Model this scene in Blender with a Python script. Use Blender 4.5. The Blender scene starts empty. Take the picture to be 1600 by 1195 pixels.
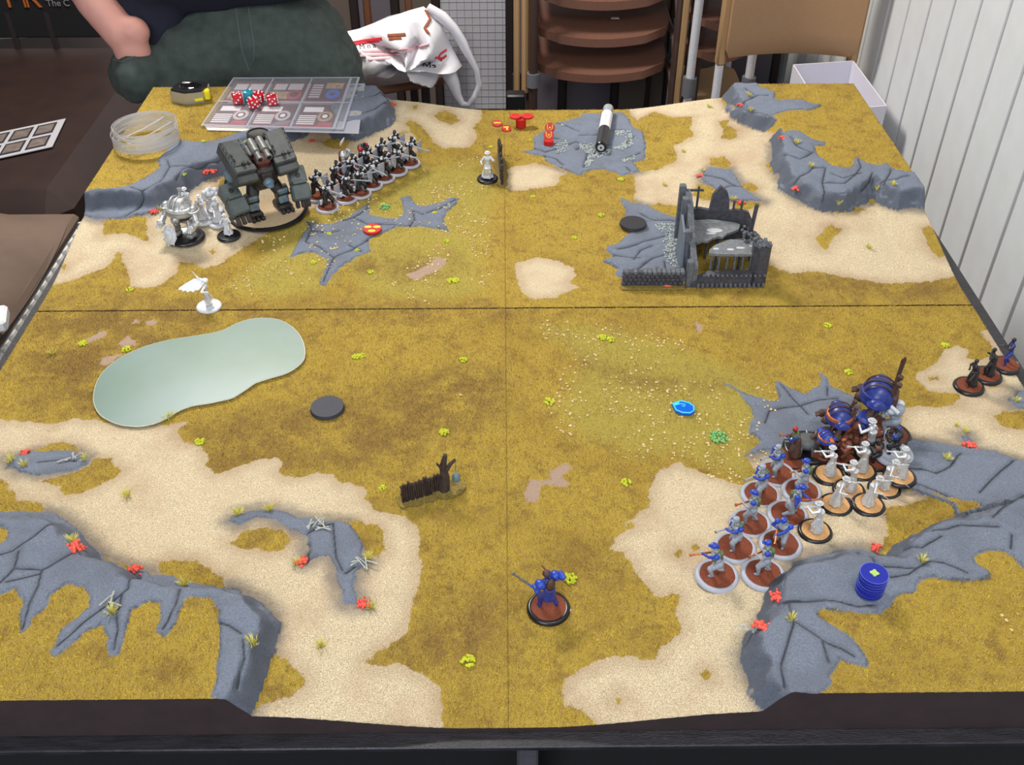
import bpy, bmesh, math, random
import numpy as np
from mathutils import Vector, Matrix, Euler
random.seed(7); np.random.seed(7)
PI = math.pi
scene = bpy.context.scene
COL = scene.collection

# ---------------------------------------------------------------- camera
F = 1581.03
CAM = Vector((0.0, -1.0836, 0.7594))
CROT = Euler((0.88647, 0.001895, -0.009019), 'XYZ')
cd = bpy.data.cameras.new('camera'); cam = bpy.data.objects.new('camera', cd); COL.objects.link(cam)
cam.location = CAM; cam.rotation_euler = CROT
cd.sensor_width = 36.0; cd.lens = F / 1600 * 36; cd.clip_start = 0.02; cd.clip_end = 50
scene.camera = cam
CM = CROT.to_matrix()

# ---------------------------------------------------------------- world, lamps, exposure
scene.view_settings.view_transform = 'Standard'; scene.view_settings.look = 'None'
scene.view_settings.gamma = 1.0; scene.view_settings.use_curve_mapping = False
scene.view_settings.exposure = 0.35
w = bpy.data.worlds.new('room_ambient'); scene.world = w; w.use_nodes = True
w.node_tree.nodes['Background'].inputs[0].default_value = (0.78, 0.86, 1.0, 1)
w.node_tree.nodes['Background'].inputs[1].default_value = 0.42
def area(name, loc, target, sx, sy, power, col):
    l = bpy.data.lights.new(name, 'AREA'); l.shape = 'RECTANGLE'; l.size = sx; l.size_y = sy
    l.energy = power; l.color = col
    o = bpy.data.objects.new(name, l); COL.objects.link(o); o.location = loc
    o.rotation_euler = (Vector(target) - Vector(loc)).to_track_quat('-Z', 'Y').to_euler()
    return o
area('ceiling_lamp_back', (-0.75, 1.25, 1.65), (-0.5, 0.9, 0.0), 0.55, 0.30, 46, (1.0, 0.95, 0.88))
area('ceiling_lamp_front', (0.35, -0.95, 1.72), (0.1, -0.2, 0.0), 0.7, 0.5, 13, (1.0, 0.95, 0.88))
area('window_daylight', (-0.9, -2.3, 1.3), (0.4, 0.3, 0), 1.2, 1.0, 26, (0.82, 0.91, 1.0))

# ---------------------------------------------------------------- picture point -> world point (used to read positions off the photograph)
def ray(px, py):
    d = CM @ Vector(((px - 800) / F, -(py - 597.5) / F, -1.0))
    return d
def U(px, py, z=0.0):
    d = ray(px, py); t = (z - CAM.z) / d.z
    return CAM + d * t
def V(px, py, Y):
    d = ray(px, py); t = (Y - CAM.y) / d.y
    return CAM + d * t

# ---------------------------------------------------------------- materials
def s2l(c):
    c = c / 255.0
    return c / 12.92 if c <= 0.04045 else ((c + 0.055) / 1.055) ** 2.4
def rgb(r, g, b): return (s2l(r), s2l(g), s2l(b), 1.0)
MATS = {}
def mat(name, col, rough=0.6, metal=0.0, var=0.12, nscale=300, bump=0.0, bscale=800, trans=0.0, alpha=1.0, coat=0.0, spec=0.5, col2=None, stretch=None):
    if name in MATS: return MATS[name]
    m = bpy.data.materials.new(name); m.use_nodes = True
    nt = m.node_tree; N = nt.nodes; L = nt.links
    b = N['Principled BSDF']
    b.inputs['Roughness'].default_value = rough; b.inputs['Metallic'].default_value = metal
    b.inputs['Transmission Weight'].default_value = trans; b.inputs['Alpha'].default_value = alpha
    b.inputs['Coat Weight'].default_value = coat; b.inputs['Specular IOR Level'].default_value = spec
    c = rgb(*col)
    tc = N.new('ShaderNodeTexCoord'); mp = N.new('ShaderNodeMapping')
    L.new(tc.outputs['Object'], mp.inputs[0])
    if stretch: mp.inputs['Scale'].default_value = stretch
    n = N.new('ShaderNodeTexNoise'); n.inputs['Scale'].default_value = nscale; n.inputs['Detail'].default_value = 4
    L.new(mp.outputs[0], n.inputs[0])
    mx = N.new('ShaderNodeMix'); mx.data_type = 'RGBA'
    rp = N.new('ShaderNodeMapRange'); rp.inputs['From Min'].default_value = 0.3; rp.inputs['From Max'].default_value = 0.7
    L.new(n.outputs[0], rp.inputs['Value']); L.new(rp.outputs[0], mx.inputs['Factor'])
    if col2:
        mx.inputs['A'].default_value = c; mx.inputs['B'].default_value = rgb(*col2)
    else:
        mx.inputs['A'].default_value = tuple(x * (1 - var) for x in c[:3]) + (1,)
        mx.inputs['B'].default_value = tuple(min(1, x * (1 + var)) for x in c[:3]) + (1,)
    L.new(mx.outputs['Result'], b.inputs['Base Color'])
    if bump > 0:
        n2 = N.new('ShaderNodeTexNoise'); n2.inputs['Scale'].default_value = bscale; n2.inputs['Detail'].default_value = 3
        L.new(mp.outputs[0], n2.inputs[0])
        bp = N.new('ShaderNodeBump'); bp.inputs['Strength'].default_value = 1.0; bp.inputs['Distance'].default_value = bump
        L.new(n2.outputs[0], bp.inputs['Height']); L.new(bp.outputs[0], b.inputs['Normal'])
    MATS[name] = m
    return m

# ---------------------------------------------------------------- mesh builder
def smooth(me, ang=40):
    me.polygons.foreach_set('use_smooth', [True] * len(me.polygons))
    try: me.set_sharp_from_angle(angle=math.radians(ang))
    except Exception: pass
class MB:
    def __init__(s, k=1.0): s.v = []; s.f = []; s.mi = []; s.cur = 0; s.k = k
    def add(s, vs, fs):
        o = len(s.v); s.v += [tuple(p) for p in vs]; s.f += [tuple(i + o for i in f) for f in fs]; s.mi += [s.cur] * len(fs)
    def box(s, c, d, rot=None, taper=1.0, bev=0.0):
        c = Vector(c); M = rot.to_matrix() if isinstance(rot, Euler) else (rot if rot is not None else Matrix.Identity(3))
        x, y, z = d[0] / 2, d[1] / 2, d[2] / 2
        if bev > 0:
            b = min(bev, x * .9, y * .9, z * .9)
            vs = []; idx = {}
            for sx in (-1, 1):
                for sy in (-1, 1):
                    for sz in (-1, 1):
                        k = taper if sz > 0 else 1
                        for a in range(3):
                            p = [sx * (x - b), sy * (y - b), sz * (z - b)]
                            p[a] += (sx, sy, sz)[a] * b
                            idx[(sx, sy, sz, a)] = len(vs)
                            vs.append(c + M @ Vector((p[0] * k, p[1] * k, p[2])))
            fs = []
            def g(sx, sy, sz, a): return idx[(sx, sy, sz, a)]
            for s_ in (-1, 1):
                fs.append([g(s_, -1, -1, 0), g(s_, 1, -1, 0), g(s_, 1, 1, 0), g(s_, -1, 1, 0)])
                fs.append([g(-1, s_, -1, 1), g(-1, s_, 1, 1), g(1, s_, 1, 1), g(1, s_, -1, 1)])
                fs.append([g(-1, -1, s_, 2), g(1, -1, s_, 2), g(1, 1, s_, 2), g(-1, 1, s_, 2)])
            for s1 in (-1, 1):
                for s2 in (-1, 1):
                    fs.append([g(s1, s2, -1, 0), g(s1, s2, 1, 0), g(s1, s2, 1, 1), g(s1, s2, -1, 1)])
                    fs.append([g(s1, -1, s2, 0), g(s1, 1, s2, 0), g(s1, 1, s2, 2), g(s1, -1, s2, 2)])
                    fs.append([g(-1, s1, s2, 1), g(1, s1, s2, 1), g(1, s1, s2, 2), g(-1, s1, s2, 2)])
            for sx in (-1, 1):
                for sy in (-1, 1):
                    for sz in (-1, 1): fs.append([g(sx, sy, sz, 0), g(sx, sy, sz, 1), g(sx, sy, sz, 2)])
            s.add(vs, fs); return s
        vs = []
        for sz in (-1, 1):
            k = taper if sz > 0 else 1
            for sx, sy in ((-1, -1), (1, -1), (1, 1), (-1, 1)):
                vs.append(c + M @ Vector((sx * x * k, sy * y * k, sz * z)))
        s.add(vs, [(3, 2, 1, 0), (4, 5, 6, 7), (0, 1, 5, 4), (1, 2, 6, 5), (2, 3, 7, 6), (3, 0, 4, 7)]); return s
    def tube(s, pts, rad, n=8, caps=True, closed=False):
        pts = [Vector(p) for p in pts]
        if not isinstance(rad, (list, tuple)): rad = [rad] * len(pts)
        rings = []; up = None; m = len(pts)
        for i, p in enumerate(pts):
            if closed: t = (pts[(i + 1) % m] - pts[i - 1]).normalized()
            else: t = (pts[min(i + 1, m - 1)] - pts[max(i - 1, 0)]).normalized()
            if up is None: up = Vector((0, 0, 1)) if abs(t.z) < .9 else Vector((1, 0, 0))
            a = t.cross(up)
            if a.length < 1e-6: a = t.orthogonal()
            a.normalize(); b = a.cross(t).normalized(); up = b
            rings.append([p + (a * math.cos(2 * PI * k / n) + b * math.sin(2 * PI * k / n)) * rad[i] for k in range(n)])
        vs = [q for r in rings for q in r]; fs = []
        for i in range(m if closed else m - 1):
            j = (i + 1) % m
            for k in range(n):
                k2 = (k + 1) % n
                fs.append((i * n + k, i * n + k2, j * n + k2, j * n + k))
        if caps and not closed:
            fs.append(tuple(range(n - 1, -1, -1))); fs.append(tuple((m - 1) * n + k for k in range(n)))
        s.add(vs, fs); return s
    def cyl(s, p0, p1, r0, r1=None, n=16): return s.tube([p0, p1], [r0, r0 if r1 is None else r1], n)
    def ell(s, c, r, rot=None, nu=14, nv=9, half=False):
        c = Vector(c); M = rot.to_matrix() if isinstance(rot, Euler) else (rot if rot is not None else Matrix.Identity(3))
        if not isinstance(r, (list, tuple)): r = (r, r, r)
        vs = []; fs = []
        for j in range(nv + 1):
            th = (PI / 2 if half else PI) * j / nv
            for i in range(nu):
                ph = 2 * PI * i / nu
                vs.append(c + M @ Vector((r[0] * math.sin(th) * math.cos(ph), r[1] * math.sin(th) * math.sin(ph), r[2] * math.cos(th))))
        for j in range(nv):
            for i in range(nu):
                i2 = (i + 1) % nu
                fs.append((j * nu + i, (j + 1) * nu + i, (j + 1) * nu + i2, j * nu + i2))
        s.add(vs, fs); return s
    def lathe(s, prof, c=(0, 0, 0), n=28, rot=None, sx=1, sy=1, wob=0):
        c = Vector(c); M = rot.to_matrix() if isinstance(rot, Euler) else (rot if rot is not None else Matrix.Identity(3))
        vs = []; fs = []
        for (r, z) in prof:
            for i in range(n):
                a = 2 * PI * i / n; rr = r * (1 + wob * math.sin(a * 7))
                vs.append(c + M @ Vector((rr * sx * math.cos(a), rr * sy * math.sin(a), z)))
        for j in range(len(prof) - 1):
            for i in range(n):
                i2 = (i + 1) % n; fs.append((j * n + i, j * n + i2, (j + 1) * n + i2, (j + 1) * n + i))
        fs.append(tuple(range(n - 1, -1, -1))); fs.append(tuple((len(prof) - 1) * n + i for i in range(n)))
        s.add(vs, fs); return s
    def prism(s, poly, z0, z1, M=None, loc=(0, 0, 0)):
        n = len(poly); vs = [(x, y, z0) for x, y in poly] + [(x, y, z1) for x, y in poly]
        a = sum(poly[i][0] * poly[(i + 1) % n][1] - poly[(i + 1) % n][0] * poly[i][1] for i in range(n))
        if a < 0: poly = poly[::-1]; vs = [(x, y, z0) for x, y in poly] + [(x, y, z1) for x, y in poly]
        if M is not None: vs = [Vector(loc) + (M @ Vector(v)) for v in vs]
        else: vs = [Vector(loc) + Vector(v) for v in vs]
        fs = [tuple(range(n - 1, -1, -1)), tuple(range(n, 2 * n))] + [(i, (i + 1) % n, n + (i + 1) % n, n + i) for i in range(n)]
        s.add(vs, fs); return s
    def quad(s, a, b, c, d): s.add([a, b, c, d], [(0, 1, 2, 3)]); return s
    def mesh(s, name, mats, sm=40):
        me = bpy.data.meshes.new(name); me.from_pydata(s.v if s.k == 1.0 else [(a * s.k, b * s.k, c * s.k) for a, b, c in s.v], [], s.f)
        for m in (mats if isinstance(mats, (list, tuple)) else [mats]): me.materials.append(m)
        me.polygons.foreach_set('material_index', s.mi); me.validate(); me.update()
        if sm: smooth(me, sm)
        return me
    def obj(s, name, mats, parent=None, sm=40, loc=None):
        o = bpy.data.objects.new(name, s.mesh(name, mats, sm)); COL.objects.link(o)
        if parent is not None: o.parent = parent
        if loc is not None: o.location = loc
        return o
def organic(mb, name, m, parent, vox, sm_it=6, disp=0):
    """one continuous skin around overlapping volumes"""
    tmp = bpy.data.objects.new('tmp', mb.mesh('tmp', m, 0)); COL.objects.link(tmp)
    md = tmp.modifiers.new('r', 'REMESH'); md.mode = 'VOXEL'; md.voxel_size = vox
    ms = tmp.modifiers.new('s', 'SMOOTH'); ms.factor = 0.5; ms.iterations = sm_it
    if disp:
        tx = bpy.data.textures.new('t', 'CLOUDS'); tx.noise_scale = disp[1]
        mdd = tmp.modifiers.new('d', 'DISPLACE'); mdd.texture = tx; mdd.strength = disp[0]; mdd.mid_level = .5
    dg = bpy.context.evaluated_depsgraph_get()
    me = bpy.data.meshes.new_from_object(tmp.evaluated_get(dg)); me.name = name
    old = tmp.data; bpy.data.objects.remove(tmp); bpy.data.meshes.remove(old)
    me.polygons.foreach_set('use_smooth', [True] * len(me.polygons))
    if not me.materials: me.materials.append(m)
    o = bpy.data.objects.new(name, me); COL.objects.link(o); o.parent = parent
    return o
def thing(name, label, cat, loc=(0, 0, 0), rotz=0, group=None, sc=1.0):
    o = bpy.data.objects.new(name, None); COL.objects.link(o); o.empty_display_size = 0.01
    o.location = loc; o.rotation_euler = (0, 0, rotz); o['label'] = label; o['category'] = cat; o.scale = (sc, sc, sc)
    if group: o['group'] = group
    return o
def tag(o, label, cat, group=None):
    o['label'] = label; o['category'] = cat
    if group: o['group'] = group
    return o
def struct(o): o['kind'] = 'structure'; return o
def dup(root, loc, rotz, label, group=None, sc=None):
    r = root.copy(); COL.objects.link(r); r.location = loc; r.rotation_euler = (0, 0, rotz); r['label'] = label
    if group: r['group'] = group
    if sc: r.scale = (sc, sc, sc)
    for ch in list(root.children):
        c = ch.copy(); COL.objects.link(c); c.parent = r
        for g in ch.children:
            d = g.copy(); COL.objects.link(d); d.parent = c
    return r
# ================================================================ TERRAIN BOARD
HB = 0.61; PZ = 0.046
def poly_w(pts, z): return np.array([U(x, y, z)[:2] for x, y in pts])
def sdf(poly, X, Y, closed=True, margin=0.05):
    """signed distance (inside positive); open -> plain distance"""
    poly = np.asarray(poly, float); out = np.full(X.shape, -margin if closed else margin)
    x0, y0 = poly.min(0) - margin; x1, y1 = poly.max(0) + margin
    sel = (X > x0) & (X < x1) & (Y > y0) & (Y < y1)
    if not sel.any(): return out
    px, py = X[sel], Y[sel]; d = np.full(px.shape, 1e9); ins = np.zeros(px.shape, bool)
    n = len(poly)
    for i in range(n if closed else n - 1):
        a = poly[i]; b = poly[(i + 1) % n]; e = b - a; L2 = max(e @ e, 1e-12)
        t = np.clip(((px - a[0]) * e[0] + (py - a[1]) * e[1]) / L2, 0, 1)
        d = np.minimum(d, (px - a[0] - t * e[0]) ** 2 + (py - a[1] - t * e[1]) ** 2)
        if closed:
            c = ((a[1] > py) != (b[1] > py))
            with np.errstate(divide='ignore', invalid='ignore'):
                xi = a[0] + (py - a[1]) * e[0] / (e[1] if e[1] != 0 else 1e-12)
            ins ^= c & (px < xi)
    d = np.sqrt(d)
    if closed: out[sel] = np.where(ins, np.minimum(d, 0.2), -np.minimum(d, margin))
    else: out[sel] = np.minimum(d, margin)
    return out
_lat = np.random.RandomState(3).rand(256, 256)
def vnoise(X, Y, s):
    x = X * s + 100; y = Y * s + 100; xi = np.floor(x).astype(int); yi = np.floor(y).astype(int)
    fx = x - xi; fy = y - yi; fx = fx * fx * (3 - 2 * fx); fy = fy * fy * (3 - 2 * fy)
    g = lambda a, b: _lat[a % 256, b % 256]
    return (g(xi, yi) * (1 - fx) + g(xi + 1, yi) * fx) * (1 - fy) + (g(xi, yi + 1) * (1 - fx) + g(xi + 1, yi + 1) * fx) * fy - 0.5
def sstep(x): x = np.clip(x, 0, 1); return x * x * (3 - 2 * x)
B = 0.9
HILLS = []
def hill(rim, tail): HILLS.append(np.vstack([poly_w(rim, PZ), np.array(tail)]))
hill([(590, 128), (604, 150), (600, 172), (570, 190), (540, 193), (480, 190), (430, 200), (385, 215), (370, 225), (345, 245), (305, 258), (290, 270), (270, 283), (235, 297), (200, 300), (125, 303)], [(-B, .28), (-B, B), (-.2, B)])
hill([(1143, 128), (1150, 160), (1175, 172), (1205, 182), (1220, 205), (1219, 225), (1222, 245), (1232, 268), (1255, 285), (1290, 300), (1320, 303), (1345, 293), (1367, 278), (1385, 290), (1410, 298), (1448, 299)], [(B, .28), (B, B), (.3, B)])
hill([(-60, 805), (0, 803), (60, 806), (85, 815), (112, 838), (130, 862), (160, 877), (200, 900), (235, 908), (280, 912), (300, 915), (340, 917), (372, 922), (400, 938), (414, 962), (410, 985), (396, 1005), (390, 1030), (378, 1055), (358, 1086), (350, 1100)], [(-.3, -B), (-B, -B), (-B, -.33)])
hill([(1226, 1090), (1226, 1074), (1198, 1050), (1183, 1010), (1195, 978), (1213, 950), (1222, 910), (1234, 885), (1262, 868), (1310, 862), (1340, 857), (1405, 862), (1428, 838), (1455, 818), (1500, 808), (1545, 797), (1600, 775), (1700, 745)], [(B, -.28), (B, -B), (.3, -B)])
SHELF = poly_w([(1385, 702), (1420, 690), (1500, 705), (1600, 722), (1720, 745), (1760, 900), (1500, 850), (1490, 790), (1440, 768), (1400, 750)], 0.02)
def Hbase(X, Y):
    n = vnoise(X, Y, 45) * 0.010 + vnoise(X, Y, 140) * 0.003
    z = np.zeros_like(X)
    for i, h in enumerate(HILLS):
        d = sdf(h, X, Y, margin=0.22)
        r = 0.021 * sstep(1 + d / 0.19) + (PZ - 0.021) * sstep((d + n * (np.abs(d) < .035) + 0.016) / 0.025)
        z = np.maximum(z, r)
    d = sdf(SHELF, X, Y, margin=0.03)
    z = np.where(z < 0.03, z + 0.006 * sstep((d + 0.004) / 0.008), z)
    return z
GN = 721
gx = np.linspace(-HB, HB, GN); GX, GY = np.meshgrid(gx, gx, indexing='ij')
GH = Hbase(GX, GY)
def Hs(x, y):
    u = min(max((x + HB) / (2 * HB) * (GN - 1), 0), GN - 1.001); v = min(max((y + HB) / (2 * HB) * (GN - 1), 0), GN - 1.001)
    i, j = int(u), int(v); a, b = u - i, v - j
    return (GH[i, j] * (1 - a) + GH[i + 1, j] * a) * (1 - b) + (GH[i, j + 1] * (1 - a) + GH[i + 1, j + 1] * a) * b
def P(px, py):
    """where the sight line of a picture point meets the board"""
    d = ray(px, py); t0 = (0.06 - CAM.z) / d.z; t1 = (-0.001 - CAM.z) / d.z
    for k in range(241):
        t = t0 + (t1 - t0) * k / 240; p = CAM + d * t
        if p.z <= Hs(p.x, p.y): return p
    return p
def PW(pts): return np.array([P(x, y)[:2] for x, y in pts])

SAND = [
 [(100,330),(200,300),(300,235),(420,190),(590,120),(620,140),(752,168),(752,185),(740,200),(745,215),(735,230),(695,232),(676,222),(668,208),(655,195),(640,188),(634,192),(640,203),(650,215),(652,235),(650,262),(600,290),(540,310),(500,322),(480,330),(440,352),(400,375),(370,395),(345,412),(320,420),(300,412),(282,410),(275,425),(265,437),(248,446),(225,452),(203,447),(202,430),(193,415),(191,397),(183,396),(175,410),(160,420),(130,432),(100,443),(75,447),(40,450)],
 [(786,270),(800,262),(835,255),(870,262),(888,270),(872,277),(875,283),(868,290),(840,295),(800,299),(786,290)],
 [(980,170),(1000,165),(1140,130),(1165,182),(1200,196),(1220,225),(1260,290),(1470,315),(1560,440),(1493,432),(1470,437),(1440,441),(1400,443),(1370,441),(1340,437),(1310,431),(1290,426),(1260,425),(1235,427),(1215,420),(1200,412),(1150,400),(1080,345),(1058,340),(1040,340),(1015,334),(1000,324),(991,312),(993,295),(990,277),(975,262),(1000,240),(1005,200),(985,180)],
 [(805,412),(840,402),(870,408),(895,418),(900,430),(890,440),(905,450),(885,458),(865,465),(835,468),(815,458),(808,440)],
 [(-90,655),(0,655),(20,657),(50,660),(80,662),(88,665),(100,658),(120,653),(135,657),(160,658),(200,665),(250,665),(297,658),(280,670),(277,680),(290,690),(310,695),(325,710),(322,725),(335,740),(360,735),(385,725),(405,718),(433,714),(442,724),(435,735),(447,745),(470,745),(495,738),(522,740),(528,752),(560,758),(570,762),(572,780),(585,795),(605,802),(632,806),(652,822),(658,845),(654,868),(660,890),(658,910),(645,935),(642,975),(620,1000),(590,1018),(573,1035),(578,1041),(600,1040),(618,1034),(645,1045),(670,1058),(686,1072),(692,1100),(690,1150),(380,1150),(360,1085),(400,1020),(415,960),(330,900),(235,900),(160,870),(110,835),(70,802),(64,786),(28,782),(25,770),(14,765),(12,754),(0,750),(-90,745)],
 [(1025,740),(1045,727),(1062,722),(1075,730),(1090,735),(1130,748),(1165,760),(1190,750),(1165,712),(1200,690),(1400,690),(1425,760),(1450,770),(1445,780),(1430,785),(1385,795),(1385,830),(1380,870),(1340,880),(1230,900),(1215,960),(1185,1000),(1185,1060),(1215,1080),(1210,1150),(1000,1160),(926,1133),(922,1120),(908,1106),(882,1100),(878,1085),(880,1060),(905,1045),(940,1030),(970,1025),(1000,1029),(1025,1033),(1031,1010),(1045,1000),(1060,991),(1063,978),(1058,960),(1061,935),(1050,927),(1035,933),(1022,932),(1018,920),(1000,907),(985,880),(975,865),(955,857),(962,840),(978,828),(978,815),(1000,803),(1012,790),(1016,765),(1020,750)],
 [(1431,590),(1437,582),(1450,575),(1465,565),(1475,545),(1497,541),(1515,545),(1510,560),(1530,563),(1556,553),(1545,535),(1530,518),(1545,515),(1565,525),(1640,565),(1700,620),(1700,740),(1500,705),(1420,690),(1405,660),(1412,638),(1430,634),(1460,636),(1485,632),(1500,624),(1500,616),(1470,614),(1450,612),(1437,602)],
]
BARE = [
 [(130,535),(155,518),(168,515),(165,525),(140,537)],[(182,538),(200,525),(213,532),(210,540),(190,542)],[(155,570),(160,560),(188,552),(190,556),(165,573)],[(227,503),(240,499),(248,503),(240,510),(229,509)],[(206,506),(212,500),(217,505)],
 [(633,430),(650,424),(670,414),(680,402),(696,404),(697,412),(685,424),(665,430),(650,440)],[(858,735),(885,725),(893,732),(873,748),(893,755),(885,763),(870,760),(845,755),(838,785),(822,785),(820,765),(830,750),(858,750)],[(1083,500),(1088,500),(1098,515),(1092,519)]]
ISL = [
 [(166,341),(190,337),(228,339),(230,355),(232,376),(222,376),(205,366),(180,365),(162,370),(159,364)],[(96,417),(101,413),(105,417),(100,421)],[(328,393),(334,389),(338,394),(332,398)],[(340,292),(347,278),(372,255),(372,276),(352,296)],[(500,222),(540,203),(547,222),(537,235),(505,228)],[(678,180),(695,172),(712,180),(719,190),(705,195),(685,188)],[(645,166),(651,165),(652,170),(646,171)],[(622,210),(630,206),(632,212),(625,215)],
 [(1022,175),(1040,180),(1051,184),(1082,182),(1078,201),(1084,212),(1068,222),(1052,228),(1059,247),(1052,255),(1025,265),(1000,268),(985,258),(1000,250),(1008,225),(1003,205),(995,198),(998,185)],
 [(1124,190),(1140,187),(1136,195),(1152,205),(1150,213),(1140,219),(1127,217),(1130,205)],[(1110,247),(1130,245),(1143,255),(1140,265),(1125,262),(1108,258)],[(1090,287),(1110,290),(1128,305),(1125,315),(1100,312),(1082,305)],[(1160,288),(1175,286),(1185,292),(1178,300),(1162,296)],[(1142,320),(1155,315),(1185,316),(1192,320),(1170,328),(1150,330)],[(1010,325),(1030,318),(1058,322),(1060,338),(1035,338),(1015,332)],
 [(1195,258),(1215,240),(1218,255),(1222,270),(1205,268)],[(1295,321),(1320,318),(1335,312),(1351,328),(1320,333),(1308,335)],[(1274,372),(1285,362),(1290,355),(1299,352),(1305,357),(1318,358),(1302,372),(1290,390),(1280,386)],[(1440,357),(1452,354),(1463,362),(1480,400),(1466,402),(1452,388)],[(1124,152),(1145,146),(1142,162),(1128,160)],
 [(58,704),(80,693),(105,691),(125,700),(122,708),(70,712)],[(68,752),(100,742),(140,730),(145,718),(172,716),(180,730),(191,735),(175,750),(150,760),(125,773),(102,773),(93,760)],[(360,847),(385,828),(420,825),(450,832),(454,845),(440,860),(420,865),(400,856),(375,858)],[(538,816),(560,812),(572,820),(590,818),(598,830),(602,860),(590,872),(575,872),(565,850)],[(245,880),(275,874),(310,876),(325,890),(350,903),(345,922),(260,912)],[(408,1020),(430,1017),(450,1035),(472,1055),(475,1070),(455,1085),(430,1095),(400,1105),(384,1102),(395,1050)],
 [(1553,650),(1570,642),(1600,642),(1630,655),(1600,672),(1565,665)],[(1450,590),(1465,588),(1466,594),(1452,595)],[(1096,1052),(1103,1046),(1112,1052),(1104,1060)],[(960,1092),(966,1086),(973,1092),(966,1100)],[(1052,865),(1061,860),(1069,866),(1060,872)],[(1079,856),(1086,850),(1092,857),(1085,862)],[(975,820),(985,816),(993,822),(983,827)],[(1545,600),(1556,598),(1558,603),(1547,604)],[(1415,765),(1425,758),(1432,765),(1422,770)]]
ROCK = [
 [(90,300),(127,302),(150,297),(195,292),(215,283),(235,272),(250,262),(245,252),(270,225),(285,219),(305,222),(340,219),(365,210),(440,190),(475,190),(440,215),(385,230),(375,248),(350,265),(312,277),(302,294),(275,314),(240,332),(200,342),(150,343),(100,330)],
 [(545,130),(592,130),(609,160),(610,180),(575,203),(540,212),(530,205),(515,170),(535,150)],
 [(815,237),(835,233),(833,215),(850,205),(870,192),(905,185),(910,178),(975,176),(985,190),(990,198),(1005,208),(1010,225),(1008,250),(990,255),(1000,268),(975,275),(955,268),(945,265),(925,265),(905,275),(880,265),(865,258),(850,252),(850,245),(820,240)],
 [(968,307),(985,315),(1010,322),(1030,332),(1060,340),(1078,345),(1072,440),(975,436),(958,430),(965,422),(955,415),(940,410),(958,402),(948,392),(950,385),(965,380),(985,362),(975,350),(978,330)],
 [(1100,268),(1110,262),(1140,265),(1150,275),(1160,290),(1175,305),(1195,315),(1165,315),(1140,314),(1120,300),(1100,285),(1095,275)],
 [(1222,210),(1235,203),(1250,205),(1265,215),(1290,222),(1288,228),(1270,228),(1280,245),(1300,258),(1325,263),(1335,255),(1335,245),(1355,255),(1375,258),(1385,255),(1400,265),(1430,270),(1448,285),(1460,328),(1400,322),(1370,305),(1345,308),(1300,325),(1255,314),(1225,288),(1208,245),(1210,222)],
 [(1147,128),(1180,128),(1190,138),(1210,145),(1210,155),(1250,158),(1284,165),(1270,173),(1230,173),(1205,184),(1170,182),(1146,165),(1140,145)],
 [(450,405),(465,380),(482,355),(478,345),(500,352),(520,352),(545,338),(575,318),(581,308),(577,320),(577,335),(600,341),(622,341),(632,332),(625,310),(640,305),(650,320),(665,323),(690,317),(700,311),(718,309),(712,320),(697,333),(694,345),(702,362),(660,355),(620,355),(590,368),(576,375),(580,393),(560,400),(540,412),(520,430),(508,447),(497,445),(510,415),(510,405),(490,395),(470,397)],
 [(1128,597),(1150,605),(1180,620),(1210,628),(1217,622),(1210,605),(1215,595),(1240,610),(1255,615),(1280,603),(1283,590),(1280,580),(1290,588),(1300,605),(1330,615),(1345,640),(1370,690),(1260,705),(1200,705),(1160,714),(1190,690),(1172,680),(1170,665),(1178,650),(1175,640),(1155,615)],
 [(1295,1078),(1226,1100),(1205,1106),(1195,1085),(1172,1050),(1160,1020),(1178,990),(1196,960),(1212,940),(1220,900),(1240,878),(1300,862),(1345,857),(1405,862),(1420,845),(1440,825),(1500,805),(1535,795),(1530,787),(1480,775),(1445,765),(1425,755),(1400,750),(1365,700),(1380,692),(1425,687),(1460,690),(1500,698),(1545,705),(1600,722),(1720,745),(1720,905),(1600,890),(1590,880),(1567,862),(1540,862),(1522,870),(1525,880),(1545,895),(1548,905),(1530,910),(1500,911),(1460,905),(1440,908),(1430,925),(1400,932),(1390,945),(1375,960),(1330,957),(1305,955),(1283,953),(1275,962),(1295,975),(1320,990),(1345,1010),(1360,1035),(1355,1043),(1330,1037),(1315,1030),(1310,1045),(1297,1060)],
 [(-120,800),(0,798),(60,800),(90,803),(117,825),(138,845),(162,873),(200,888),(240,896),(270,900),(290,910),(330,915),(370,920),(405,940),(425,960),(422,990),(414,1012),(402,1040),(394,1075),(383,1112),(360,1108),(330,1086),(340,1050),(343,1000),(342,960),(335,940),(300,930),(288,935),(282,960),(270,985),(258,995),(245,988),(253,970),(250,945),(235,940),(205,955),(200,975),(195,1005),(185,1022),(170,1025),(167,1000),(160,975),(130,990),(105,1015),(85,1025),(78,1018),(95,985),(120,965),(137,948),(140,930),(130,918),(105,915),(80,930),(70,950),(50,965),(45,980),(32,988),(30,970),(35,940),(25,920),(0,930),(-120,935)],
 [(8,716),(30,712),(55,706),(90,704),(115,705),(137,714),(140,725),(120,734),(90,739),(60,743),(30,738),(15,728)],
 [(356,815),(372,802),(395,797),(420,795),(440,798),(470,808),(500,812),(540,816),(560,835),(567,852),(565,870),(572,880),(557,895),(553,915),(557,930),(565,946),(535,943),(535,925),(526,905),(525,885),(518,870),(505,868),(485,875),(480,882),(475,872),(482,860),(480,840),(455,825),(430,812),(400,808),(372,820)],
 [(1575,625),(1590,612),(1640,600),(1640,645),(1600,640),(1585,635)],[(1498,680),(1512,678),(1518,690),(1505,692)]]
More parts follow.
